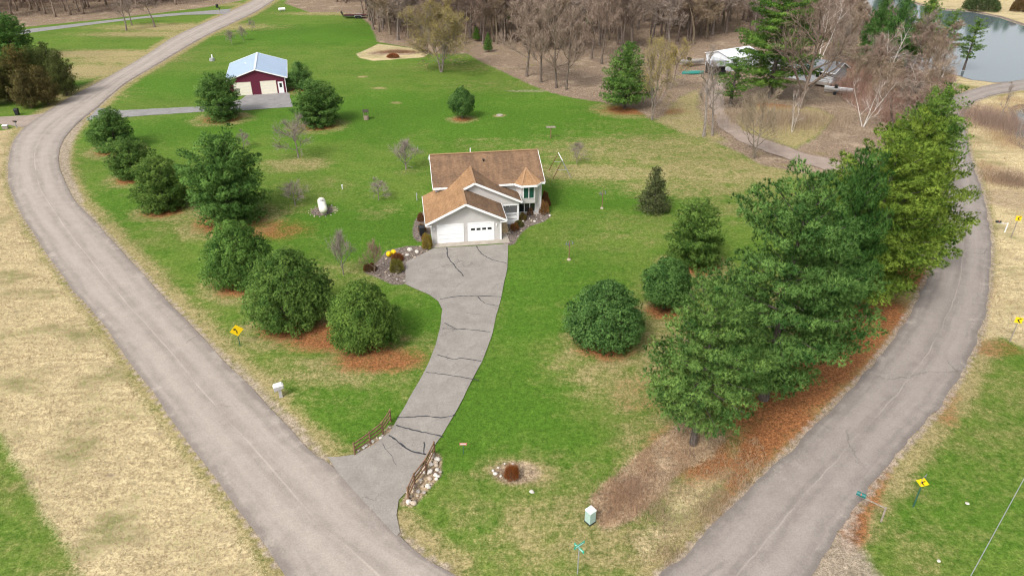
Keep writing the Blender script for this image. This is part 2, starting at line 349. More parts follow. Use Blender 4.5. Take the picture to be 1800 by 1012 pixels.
BARNDRV = [(150, 212), (172, 190), (217, 194), (300, 190), (360, 187), (425, 175), (434, 166), (504, 162), (509, 165), (514, 188), (431, 194), (355, 196.5), (222, 206), (185, 210)]
FARDRV = [(-40, 66), (0, 60), (55, 51), (200, 35), (287, 25.5), (362, 19.5), (407, 16), (398, 25), (325, 26.5), (250, 33), (175, 42), (60, 57), (0, 67), (-40, 74)]
NBRDRV = [(-40, 206), (0, 205.5), (50, 203), (85, 198), (62, 214), (40, 224), (0, 218), (-40, 219)]
LANE = [(1240, 140), (1238, 158), (1250, 190), (1260, 220), (1298, 247), (1350, 268), (1400, 284), (1480, 305), (1560, 318), (1645, 325), (1640, 300), (1560, 296), (1480, 284), (1410, 268), (1370, 254), (1320, 236), (1286, 215), (1272, 192), (1272, 160), (1280, 140)]
POND1 = [(1693, 133), (1711, 139), (1747, 143), (1790, 141), (1860, 134), (1960, 130), (1990, 90), (1880, 62), (1800, 44), (1756, 29), (1711, 20), (1658, 16), (1610, 6), (1560, -12), (1510, -14), (1495, 0), (1505, 40), (1530, 80), (1560, 108), (1600, 120), (1660, 124)]
POND2 = [(1850, 182), (1800, 187), (1785, 192), (1793, 208), (1790, 224), (1779, 239), (1785, 249), (1806, 259), (1860, 268), (1960, 240), (1960, 190)]
WOOD1 = [(520, -20), (500, 6), (545, 22), (600, 22), (640, 34), (652, 45), (664, 74), (725, 84), (752, 95), (820, 94), (842, 107), (870, 119), (900, 134), (942, 153), (970, 163), (1007, 172), (1050, 178), (1120, 192), (1146, 212), (1200, 236), (1245, 248), (1290, 262), (1340, 290), (1420, 305), (1640, 322), (1634, 230), (1690, 160), (1640, 128), (1530, 114), (1470, 92), (1450, 30), (1450, -25)]
WOOD2 = [(-60, 58), (50, 47), (200, 32), (287, 22), (362, 13), (440, -2), (440, -24), (-60, -24)]
MULCHISL = [(626, 95), (645, 87), (665, 77), (725, 85), (752, 95), (745, 101), (695, 104.5), (657, 107), (632, 102)]
FIELD = [(-60, 235), (20, 228), (10, 270), (2, 310), (10, 350), (42, 410), (90, 480), (150, 560), (230, 675), (330, 815), (420, 935), (460, 1012), (420, 1060), (160, 1040), (90, 920), (0, 765), (-60, 700)]
SEFIELD = [(1725, 600), (1735, 540), (1752, 470), (1752, 400), (1738, 330), (1718, 290), (1706, 240), (1704, 200), (1720, 182), (1780, 165), (1880, 152), (2000, 300), (1990, 620), (1800, 612), (1760, 590)]
FARBANK = [(1610, -2), (1660, 12), (1712, 16), (1760, 25), (1800, 38), (1900, 62), (2000, 70), (2000, 20), (1800, 14), (1640, -16)]
ROADEND = [(1090, 160), (1200, 80), (1280, 40)]
BRUSH = [(1036, 900), (1040, 870), (1075, 840), (1120, 800), (1165, 765), (1195, 742), (1240, 745), (1275, 770), (1250, 800), (1200, 830), (1160, 870), (1110, 915), (1060, 930)]
NEEDB = [(1255, 930), (1295, 885), (1340, 838), (1400, 778), (1455, 722), (1520, 658), (1550, 625), (1580, 580), (1605, 540), (1560, 530), (1480, 560), (1400, 620), (1330, 700), (1290, 760), (1270, 820)]
TANB = [(1110, 1000), (1170, 1000), (1220, 955), (1300, 870), (1360, 815), (1330, 770), (1230, 780), (1150, 870), (1090, 945)]
BED1 = [(640, 478), (660, 462), (680, 440), (715, 432), (740, 432), (759, 440), (740, 449), (716, 459), (713, 478), (713, 499), (690, 500), (668, 490)]
BED2 = [(884, 430), (884, 405), (893, 390), (905, 384), (915, 376), (945, 374), (962, 368), (968, 380), (955, 390), (930, 398), (916, 410), (905, 428), (893, 432)]
STONE_R = [(703, 885), (714, 866), (745, 818), (765, 790), (776, 803), (776, 835), (752, 862), (728, 890)]
STONE_L = [(622, 799), (640, 782), (668, 765), (686, 745), (693, 752), (686, 762), (655, 785), (630, 801)]
GRAVR = [(1426, 1000), (1470, 945), (1500, 908), (1512, 915), (1500, 950), (1530, 985), (1560, 1040), (1400, 1040)]

def sdf(X, Y, poly, margin):
    P = np.array(poly); out = np.full(X.shape, -1e3, np.float32)
    mk = (X > P[:, 0].min()-margin) & (X < P[:, 0].max()+margin) & (Y > P[:, 1].min()-margin) & (Y < P[:, 1].max()+margin)
    x = X[mk]; y = Y[mk]; d = np.full(x.shape, 1e9); ins = np.zeros(x.shape, bool); n = len(P)
    for i in range(n):
        ax, ay = P[i]; bx, by = P[(i+1) % n]; ex, ey = bx-ax, by-ay; L2 = ex*ex+ey*ey+1e-12
        t = np.clip(((x-ax)*ex+(y-ay)*ey)/L2, 0, 1); d = np.minimum(d, (x-ax-t*ex)**2+(y-ay-t*ey)**2)
        if ay != by:
            c = ((ay > y) != (by > y)) & (x < (bx-ax)*(y-ay)/(by-ay)+ax); ins ^= c
    out[mk] = np.where(ins, 1, -1)*np.sqrt(d); return out
def inside(pts, poly): return sdf(np.array([p[0] for p in pts]), np.array([p[1] for p in pts]), poly, 5.0) > 0
def resample(pts, step):
    P = np.array(pts, float)
    # smooth once with Catmull-Rom
    Q = []
    for i in range(len(P)-1):
        p0 = P[max(i-1, 0)]; p1 = P[i]; p2 = P[i+1]; p3 = P[min(i+2, len(P)-1)]
        for t in np.linspace(0, 1, 8, endpoint=False):
            Q.append(0.5*((2*p1)+(-p0+p2)*t+(2*p0-5*p1+4*p2-p3)*t*t+(-p0+3*p1-3*p2+p3)*t**3))
    Q.append(P[-1]); Q = np.array(Q); d = np.r_[0, np.cumsum(np.linalg.norm(np.diff(Q, axis=0), axis=1))]
    n = max(2, int(d[-1]/step)); s = np.linspace(0, d[-1], n); return np.c_[np.interp(s, d, Q[:, 0]), np.interp(s, d, Q[:, 1])]

# ------------------------------------------------------------------ pines of the yard: (u, v, top v, width px, kind, tint, label)
PINES = [
 (206, 262, 193, 84, 'bushy', (0.95, 1.0, 1.0), 'round dark pine farthest along the curve row, touching the bend of the left road'),
 (236, 312, 244, 76, 'bushy', (1.0, 1.0, 0.95), 'small round pine second in the row along the bend, between two others'),
 (292, 366, 277, 94, 'bushy', (1.05, 1.0, 0.9), 'round pine with a bright orange needle ring, third in the row along the bend'),
 (408, 382, 238, 150, 'bushy', (0.9, 1.0, 0.95), 'largest dark pine of the left row, tall and wide, behind the propane tank'),
 (428, 496, 382, 118, 'round', (1.0, 1.08, 0.95), 'round pine just behind the two roundest pines by the yellow diamond sign'),
 (515, 566, 432, 142, 'round', (1.12, 1.10, 1.0), 'broad round pine nearest the yellow diamond sign'),
 (643, 602, 490, 124, 'round', (1.2, 1.15, 0.95), 'round pine nearest the driveway, on an orange needle patch'),
 (393, 206, 130, 86, 'bushy', (0.95, 1.0, 1.0), 'pine in front of the left corner of the maroon barn'),
 (563, 218, 144, 86, 'bushy', (0.95, 1.0, 1.0), 'round pine on the lawn right of the barn gravel pad'),
 (530, 157, 110, 52, 'cone', (0.9, 1.0, 1.1), 'small bluish pine close beside the right wall of the maroon barn'),
 (813, 208, 152, 46, 'egg', (0.85, 0.95, 1.0), 'small egg-shaped dark pine alone in the middle of the back lawn'),
 (1098, 190, 78, 96, 'cone', (0.95, 1.0, 0.9), 'pointed pine with short bare trunk at the edge of the leaf-covered wood'),
 (1062, 598, 490, 136, 'round', (0.85, 0.97, 1.05), 'round bluish pine alone on the lawn right of the driveway'),
 (1167, 542, 452, 92, 'egg', (0.85, 0.97, 1.0), 'compact oval dark pine just left of the big roadside pines'),
 (1217, 462, 358, 106, 'bushy', (1.0, 1.0, 0.85), 'medium pine standing between the small spruce and the big roadside pines'),
 (1218, 780, 516, 196, 'big', (1.12, 1.12, 1.1), 'big pine nearest the camera with bare grey trunk foot in dry weeds'),
 (1342, 700, 308, 246, 'huge', (0.88, .96, .96), 'tallest dark roadside pine with wide layered limbs over orange needles'),
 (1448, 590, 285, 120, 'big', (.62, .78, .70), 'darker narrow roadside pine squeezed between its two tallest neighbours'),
 (1505, 530, 238, 225, 'huge', (1.30, 1.12, 0.70), 'broad yellow-green roadside pine reaching over the asphalt bend'),
 (1556, 468, 206, 170, 'huge', (1.36, 1.14, 0.70), 'yellow-green roadside pine third from the far end of the row'),
 (1582, 395, 178, 140, 'big', (1.1, 1.05, 0.8), 'narrower roadside pine second from the far end of the row'),
 (1615, 338, 160, 125, 'sparse', (1.1, 1.1, 0.75), 'leaning half-bare pine at the far end of the roadside row'),
 (1352, 172, -25, 150, 'layered', (0.95, 1.0, 0.75), 'very tall layered pine standing in front of the white neighbour house'),
 (1284, 188, 100, 88, 'sparse', (0.9, 1.0, 0.75), 'slim pine with long bare trunk beside the dirt lane'),
 (28, 104, 27, 88, 'bushy', (0.9, 1.0, 0.95), 'big round pine at the far left behind the brown cedars'),
 (1562, 128, 0, 74, 'cone', (0.7, 0.85, 0.85), 'dark thin conifer behind the birches near the pond'),
 (1528, 122, -8, 60, 'cone', (0.7, 0.85, 0.8), 'dark thin conifer left of another behind the white-trunked birches'),
 (1612, 112, -12, 62, 'cone', (1.0, 1.0, 0.75), 'tall green conifer at the top edge close to the far pond shore'),
 (1655, 118, 18, 46, 'sparse', (1.0, 1.0, 0.8), 'thin leaning pine left of the last one against the pond'),
 (1694, 122, 34, 50, 'sparse', (1.05, 1.05, 0.75), 'thin leaning pine standing out against the open pond water'),
 (858, 91, 60, 17, 'cone', (0.9, 1.0, 0.8), 'little green pine inside the edge of the brown wood'),
 (838, 72, 48, 17, 'cone', (0.9, 1.0, 0.7), 'little green pine farther back inside the brown wood'),
 (1034, 62, -30, 28, 'sparse', (0.7, 0.8, 0.8), 'tall narrow dark conifer deep in the brown wood'),
 (906, 42, -8, 30, 'cone', (0.9, 1.0, 0.7), 'green conifer top at the upper edge of the brown wood'),
]
# ------------------------------------------------------------------ ground sheet
def build_ground():
    def axis(lo, hi, step, far):
        a = np.arange(lo, hi+1e-6, step); o = np.geomspace(step*4, far, 26)
        return np.r_[(lo-o)[::-1], a, hi+o]
    ys = [20.0]
    while ys[-1] < 262: ys.append(ys[-1]+max(0.22, ys[-1]*0.0032))
    ys = np.array(ys); o = np.geomspace(3, 3000, 26); ys = np.r_[(20-np.geomspace(2, 1500, 22))[::-1], ys, ys[-1]+o]
    xs = axis(-182, 182, 0.42, 3000)
    X, Y = np.meshgrid(xs, ys); nx, ny = len(xs), len(ys); x = X.ravel(); y = Y.ravel(); N = len(x)
    z = np.zeros(N, np.float32)
    dry = np.full(N, 0.10, np.float32); need = np.zeros(N, np.float32); leaf = need.copy(); field = need.copy(); grav = need.copy(); mul = need.copy(); viv = need.copy(); bru = need.copy()
    def pol(arr, px, soft=1.0, amp=1.0, world=False, off=0.0):
        s = sdf(x, y, px if world else gp(px), soft*2+2)+off; w = np.clip(0.5+s/(2*soft), 0, 1)*amp; np.maximum(arr, w, out=arr); return s
    def blob(arr, u, v, rx, ry, amp, soft=0.6, rot=0.0):
        c = G(u, v); dx = x-c[0]; dy = y-c[1]
        if rot: dx, dy = dx*math.cos(rot)+dy*math.sin(rot), -dx*math.sin(rot)+dy*math.cos(rot)
        r = np.sqrt((dx/rx)**2+(dy/ry)**2); w = np.clip((1-r)/soft+0.5, 0, 1)*amp; np.maximum(arr, w, out=arr)
    pol(leaf, WOOD1, 1.6); pol(leaf, WOOD2, 1.6)
    far = (y > 256); leaf[far & (x < 100)] = 1.0; field[(y > 215) & (x >= 100)] = 1
    pol(field, FIELD, 1.3); pol(field, SEFIELD, 1.2); pol(field, FARBANK, 2.0)
    pol(bru, BRUSH, 1.0); pol(need, NEEDB, 1.3, 0.95); pol(field, TANB, 2.2, 0.62); pol(mul, BED1, 0.5); pol(mul, BED2, 0.4); pol(bru, STONE_R, 0.4); pol(bru, STONE_L, 0.4); pol(grav, GRAVR, 0.8)
    pol(field, MULCHISL, 0.6); blob(bru, 690, 94, 6, 2.2, 1.0)
    for L in (A_L, A_R, B_L, B_R):          # worn gravel verge along each road edge
        w = resample(gp(L), 1.0); d2 = np.full(N, 1e9)
        for k in range(0, len(w)-1, 1):
            mk = (np.abs(x-w[k][0]) < 4) & (np.abs(y-w[k][1]) < 4)
            d2[mk] = np.minimum(d2[mk], (x[mk]-w[k][0])**2+(y[mk]-w[k][1])**2)
        d = np.sqrt(d2); wd = 0.38 if L is A_L else 0.5
        np.maximum(grav, np.clip(1.15-d/(wd*1.5), 0, 1), out=grav)
        np.maximum(dry, np.clip(1.25-d/2.6, 0, 0.85), out=dry)
    pol(grav, [(140, 214), (152, 211), (138, 232), (128, 252), (123, 278), (126, 305), (138, 332), (150, 352), (140, 360), (118, 333), (106, 305), (101, 282), (105, 256), (117, 235)], 0.7, 0.9)
    pol(grav, [(340, 575), (360, 592), (425, 643), (490, 708), (535, 750), (575, 800), (560, 808), (500, 745), (450, 692), (400, 642)], 0.7, 0.9); pol(grav, [(700, 925), (712, 930), (735, 955), (800, 1000), (900, 1040), (800, 1020), (740, 978)], 0.6, 0.6)
    for p in PINES:
        c = G(p[0], p[1]); w = p[3]*depth(c)/FPX
        if p[4] in ('sparse',) or p[1] < 100: continue
        k = 0.43 if p[4] not in ('huge', 'big') else 0.5
        d = np.sqrt((x-c[0])**2+((y-c[1]+0.12*w)*1.15)**2)/(k*w); np.maximum(need, np.clip((1.25-d)/0.75, 0, 1)*0.85, out=need)
        np.maximum(dry, np.clip((2.0-d)/1.2, 0, 0.62), out=dry)
    blob(need, 590, 592, 5, 2.6, 0.85, 0.9); blob(need, 668, 632, 4.2, 2.0, 0.8, 0.9); blob(need, 1150, 690, 4, 3, 0.35); blob(need, 1500, 925, 0.9, 2.2, 0.9, 0.8, -0.6); blob(need, 1540, 850, 0.7, 5, 0.75, 0.9, -0.62); blob(need, 1660, 705, 1.2, 4, 0.5, 0.8, -0.5); blob(need, 1745, 610, 2.5, 1.6, 0.5); blob(need, 475, 405, 5, 3, 0.6, 0.9); blob(need, 1130, 195, 8, 3, 0.7, 0.8); blob(need, 215, 285, 2, 2, 0.6)
    D = [(520, 288, 5.5, 3.5, .7), (560, 330, 9, 5, .42), (520, 368, 4, 2.5, .6), (665, 372, 4, 3, .6), (600, 480, 6, 4, .55), (715, 301, 2.2, 1.2, .6), (1015, 292, 2, 1.2, .5),
         (1150, 262, 26, 9, .62), (1060, 303, 14, 4.5, .72), (1260, 300, 18, 8, .7), (1200, 330, 14, 5, .62), (1310, 350, 12, 9, .6), (1100, 225, 20, 8, .42), (840, 118, 20, 6, .5), (880, 150, 18, 6, .40), (750, 240, 9, 4, .3), (860, 250, 10, 4, .5), (960, 245, 8, 4, .45),
         (1110, 650, 8, 7, .66), (1150, 590, 6, 5, .66), (1190, 520, 5, 5, .6), (1080, 700, 5, 5, .5), (950, 830, 6, 3.2, .55), (900, 832, 2.6, 1.6, .85), (935, 830, 2.4, 1.6, .8), (930, 880, 9, 4, .56), (1000, 930, 8, 4, .66), (1060, 960, 6, 3, .7), (900, 900, 6, 4, .5), (800, 930, 8, 3, .42), (960, 610, 5, 5, .3), (1020, 560, 5, 5, .35),
         (600, 650, 8, 3.5, .62), (680, 690, 7, 3, .5), (500, 560, 7, 3, .5), (460, 610, 8, 4, .52), (720, 620, 4, 5, .55), (400, 560, 6, 4, .45), (560, 420, 10, 5, .3), (640, 740, 4, 3, .3), (545, 700, 4, 3, .45), (700, 530, 4, 3, .35),
         (330, 48, 26, 7, .9), (270, 60, 22, 5, .8), (180, 95, 18, 5, 1.0), (215, 105, 14, 5, .9), (150, 125, 12, 8, 1.0), (110, 165, 14, 6, .8), (420, 8, 14, 5, .7), (620, 24, 24, 4, .8), (280, 215, 16, 5, .2), (190, 330, 7, 9, .35), (240, 420, 6, 6, .35), (330, 400, 7, 6, .5), (360, 250, 10, 5, .25),
         (1700, 700, 9, 9, .55), (1640, 780, 7, 7, .5), (1780, 760, 6, 6, .45), (1600, 880, 5, 5, .5), (1580, 960, 4, 4, .55), (1760, 900, 6, 5, .4), (1720, 820, 5, 5, .35), (60, 900, 6, 6, .45), (130, 990, 4, 4, .6), (20, 820, 4, 5, .5), (900, 560, 3, 8, .3), (1050, 420, 8, 5, .38), (1120, 400, 8, 6, .45), (985, 380, 4, 3, .3), (1000, 470, 6, 6, .2), (500, 330, 8, 4, .3), (878, 203, 1.1, 1.0, 1.1), (637, 135, 1.0, .8, 1), (667, 155, 1.6, 1.2, .7), (695, 181, 1.3, 1., .8)]
    for t in D: blob(dry, *t[:4], t[4]*(1 if t[4] > .6 else .78), 1.1)
    for t in [(700, 200, 30, 14, 1), (880, 215, 22, 12, 1), (560, 60, 30, 14, 1), (640, 400, 12, 7, 1), (1050, 345, 14, 4, 1), (950, 520, 8, 9, .8), (860, 720, 7, 7, .8), (300, 150, 22, 9, .9), (330, 230, 14, 7, .9), (180, 380, 6, 10, .7), (640, 720, 6, 4, .7), (720, 560, 5, 4, .9), (1700, 880, 6, 5, .5), (900, 780, 6, 4, .5)]: blob(viv, *t, 1.0)
    w = np.clip(sdf(x, y, gp([(1292, 205), (1330, 178), (1440, 190), (1470, 205), (1440, 240), (1400, 262), (1300, 228)]), 6)/2+.5, 0, 1); leaf *= 1-.85*w; np.maximum(dry, .95*w, out=dry)
    w = np.clip(sdf(x, y, gp([(1146, 212), (1185, 170), (1235, 150), (1236, 190), (1255, 225), (1300, 255), (1245, 248), (1200, 236)]), 6)/3+.5, 0, 1); leaf *= 1-.6*w; np.maximum(dry, .85*w, out=dry)
    blob(bru, 1745, 205, 7, 11, 0.7, 0.9); blob(bru, 1770, 310, 6, 6, 0.6, 0.9); blob(bru, 1780, 350, 6, 5, 0.55, .9)
    blob(mul, 697, 470, 3, 2, 1); blob(mul, 566, 371, 1.35, 1.35, 0.9, 0.5); blob(bru, 905, 830, 1.9, 1.2, .8, .9)
    blob(mul, 745, 395, 1.2, 4.5, 1, 0.4); blob(grav, 570, 369, 1.8, 1.5, 0.6, .5); blob(grav, 930, 160, 5, 1.2, .5)
    sw = np.maximum(sdf(x, y, gp(POND1), 12), sdf(x, y, gp(POND2), 12))
    z -= np.clip((sw+0.6)*0.45, 0, 2.2).astype(np.float32)
    shore = np.clip(1-np.abs(sw+0.6)/1.6, 0, 1); np.maximum(mul, shore*0.8, out=mul); np.maximum(field, np.clip(1.4-np.abs(sw)/7, 0, 1)*(y > 100), out=field); leaf *= np.clip(np.abs(np.minimum(sw, 0))/5, 0, 1)
    bumps = (np.sin(x*0.9+np.sin(y*0.7)*1.7)*np.sin(y*1.1+np.sin(x*0.5)*2.1)*0.5+0.5)*0.05
    z -= (bumps*(1+1.5*(leaf > .5))).astype(np.float32)
    idx = np.arange(N).reshape(ny, nx); F = np.stack([idx[:-1, :-1], idx[:-1, 1:], idx[1:, 1:], idx[1:, :-1]], -1).reshape(-1, 4)
    me = npmesh('ground', np.c_[x, y, z], F)
    for nm, ch in (('ga', (dry, need, leaf, field)), ('gb', (grav, mul, viv, bru))):
        at = me.attributes.new(nm, 'FLOAT_COLOR', 'POINT'); at.data.foreach_set('color', np.stack(ch, -1).astype(np.float32).ravel())
    me.polygons.foreach_set('use_smooth', np.ones(len(F), bool))
    tag(link('ground', me, GROUND), kind='structure')
build_ground()

def flat_poly(name, pts, z, mat, step=0.6, wob=0.0, seed=1):
    P = resample(list(pts)+[pts[0]], step)[:-1] if step else np.array(pts)
    if wob:
        r = np.random.RandomState(seed); k = np.convolve(r.normal(0, 1, len(P)+4), np.ones(5)/5, 'valid')[:len(P)]
        T = np.roll(P, -1, 0)-np.roll(P, 1, 0); T /= np.linalg.norm(T, axis=1)[:, None]+1e-9; P = P+np.c_[T[:, 1], -T[:, 0]]*k[:, None]*wob
    import bmesh
    bm = bmesh.new(); vs = [bm.verts.new((p[0], p[1], z)) for p in P]; bm.edges.ensure_lookup_table()
    es = [bm.edges.new((vs[i], vs[(i+1) % len(vs)])) for i in range(len(vs))]
    bmesh.ops.triangle_fill(bm, edges=es, use_beauty=True)
    for f in bm.faces:
        if f.normal.z < 0: f.normal_flip()
    me = bpy.data.meshes.new(name); bm.to_mesh(me); bm.free()
    return link(name, me, mat)
def lin_poly(name, pts, z, mat, wob=0.05, seed=1):      # straight-edged polygon, densified
    P = []
    for i in range(len(pts)):
        a = np.array(pts[i]); b = np.array(pts[(i+1) % len(pts)]); n = max(1, int(np.linalg.norm(b-a)/0.5))
        P += [tuple(a+(b-a)*k/n) for k in range(n)]
    return flat_poly(name, P, z, mat, 0, wob, seed)
def road(name, L, Rr, z, mat, seed):
    r = np.random.RandomState(seed); n = 420; a = resample(L, 0.3); b = resample(Rr, 0.3)
    ia = np.linspace(0, len(a)-1, n); ib = np.linspace(0, len(b)-1, n)
    # match by arc length
    A = np.c_[np.interp(ia, np.arange(len(a)), a[:, 0]), np.interp(ia, np.arange(len(a)), a[:, 1])]
    B = np.c_[np.interp(ib, np.arange(len(b)), b[:, 0]), np.interp(ib, np.arange(len(b)), b[:, 1])]
    k = np.ones(3)/3; ea = np.convolve(r.normal(0, 0.13, n+2), k, 'valid')[:n]; eb = np.convolve(r.normal(0, 0.13, n+2), k, 'valid')[:n]
    W_ = B-A; w = np.linalg.norm(W_, axis=1); Wd = W_/w[:, None]; A = A+Wd*ea[:, None]; B = B+Wd*eb[:, None]
    mid = (A+B)/2; s = np.r_[0, np.cumsum(np.linalg.norm(np.diff(mid, axis=0), axis=1))]
    m = 9; V = []; UV = []
    for j in range(m):
        t = j/(m-1); V.append(np.c_[A+(B-A)*t, np.full(n, z+0.06*(1-(2*t-1)**2))]); UV.append(np.c_[np.full(n, t), s])
    V = np.stack(V, 1).reshape(-1, 3); UV = np.stack(UV, 1).reshape(-1, 2)
    idx = np.arange(n*m).reshape(n, m); F = np.stack([idx[:-1, :-1], idx[1:, :-1], idx[1:, 1:], idx[:-1, 1:]], -1).reshape(-1, 4)
    p0, p1, p2 = V[F[0, 0]], V[F[0, 1]], V[F[0, 2]]
    if np.cross(p1-p0, p2-p0)[2] < 0: F = F[:, ::-1]
    me = npmesh(name, V, F); uv = me.uv_layers.new(name='UVMap'); uv.data.foreach_set('uv', UV[F.ravel()].astype(np.float32).ravel())
    return tag(link(name, me, mat), kind='structure')
aL = gp(A_L); aR = gp(A_R); bL = gp(B_L); bR = gp(B_R)
def ext(P, d, first=False):
    p = np.array(P); v = p[0]-p[2] if first else p[-1]-p[-3]; v /= np.linalg.norm(v); e = p[0] if first else p[-1]
    q = [tuple(e+v*k) for k in np.arange(3, d+1, 3)]
    return q[::-1]+list(P) if first else list(P)+q
aL2 = ext(ext(aL, 70), 160, True); aR2 = ext(ext(aR, 72), 160, True)
road('county_road', aL2, aR2, 0.03, ROAD, 3)
bL2 = ext(ext(bL, 18, True), 60); bR2 = ext(ext(bR, 22, True), 60)
road('side_road', bL2, bR2, 0.024, ROAD2, 4)
drv = tag(lin_poly('driveway', gp(DRV), 0.045, DRIVE, 0.05, 5), kind='structure')
tag(lin_poly('gravel_driveway', gp(BARNDRV), 0.012, GREYDRIVE, 0.12, 6), kind='structure')
tag(lin_poly('far_driveway', gp(FARDRV), 0.012, GREYDRIVE, 0.1, 7), kind='structure')
tag(lin_poly('neighbour_driveway', gp(NBRDRV), 0.012, GRAVEL, 0.1, 8), kind='structure')
tag(lin_poly('dirt_lane', gp(LANE), 0.012, LANEM, 0.35, 9), kind='structure')
for nm, P in (('pond', POND1), ('marsh_pond', POND2)):
    q = np.array(gp(P)); c = q.mean(0); tag(flat_poly(nm, [tuple(c+(p-c)*1.0+(p-c)/np.linalg.norm(p-c)*2.0) for p in q], -0.30, WATER, 2.0), kind='structure')
# sealed cracks: thin tar bands lying on the driveway
def band(mb, px, w, z=0.052):
    P = resample(gp(px), 0.25); r = np.random.RandomState(len(px)*7+int(px[0][0])); 
    T = np.gradient(P, axis=0); T /= np.linalg.norm(T, axis=1)[:, None]; Nn = np.c_[-T[:, 1], T[:, 0]]
    ww = w*0.72*(0.5+0.7*r.rand(len(P))); P = P+Nn*(r.rand(len(P))-.5)[:, None]*0.1
    vs = [(*(P[i]+Nn[i]*ww[i]/2), z) for i in range(len(P))]+[(*(P[i]-Nn[i]*ww[i]/2), z) for i in range(len(P))]; n = len(P)
    mb.add(vs, [(i+n, i+1+n, i+1, i) for i in range(n-1)])
mb = MB()
for px, w in [([(785, 436), (788, 452), (797, 465), (815, 486)], .2), ([(838, 433), (846, 446), (865, 457), (890, 463)], .17), ([(773, 527), (798, 522), (840, 521), (881, 522)], .16), ([(840, 522), (852, 533), (876, 538)], .15), ([(778, 578), (812, 579), (862, 584)], .16), ([(781, 568), (792, 574), (803, 579)], .13), ([(768, 624), (800, 632), (812, 630), (846, 635)], .16), ([(748, 654), (790, 660), (842, 668)], .13), ([(698, 735), (740, 732), (780, 734), (800, 729)], .16), ([(696, 748), (740, 759), (778, 768)], .17), ([(684, 765), (705, 780), (722, 792), (749, 799)], .2), ([(746, 799), (745, 788), (746, 777)], .14), ([(820, 551), (845, 553)], .06), ([(672, 780), (690, 805), (696, 818)], .05)]:
    band(mb, px, w)
mb.build('crack_sealant', TAR, drv)

# ------------------------------------------------------------------ pines and other conifers
def unit(a): return a/(np.linalg.norm(a, axis=-1, keepdims=True)+1e-9)
PROF = {'round': ([0, .12, .35, .6, .8, .92, 1], [.74, .95, 1.0, .87, .62, .36, .08]), 'roundtall': ([0, .12, .35, .6, .8, .92, 1], [.75, .95, 1.0, .80, .54, .30, .06]),
        'egg': ([0, .12, .4, .65, .85, .95, 1], [.6, .88, 1.0, .84, .52, .30, .1]), 'cone': ([0, .1, .3, .55, .8, 1], [.72, 1.0, .86, .58, .27, .03]),
        'big': ([0, .12, .35, .6, .8, .93, 1], [.66, .98, 1.0, .72, .42, .18, .04]), 'huge': ([0, .12, .3, .55, .75, .9, 1], [.66, .97, 1.0, .76, .48, .22, .04]),
        'bushy': ([0, .12, .35, .6, .8, .92, 1], [.80, .97, 1.0, .78, .50, .26, .05]), 'sparse': ([0, .2, .4, .7, .9, 1], [.45, .9, 1.0, .7, .4, .08]), 'spruce': ([0, .06, .3, .6, .85, 1], [.95, 1.0, .78, .46, .2, .02]), 'cedar': ([0, .1, .3, .6, .85, 1], [.75, 1.0, .95, .60, .26, .03])}
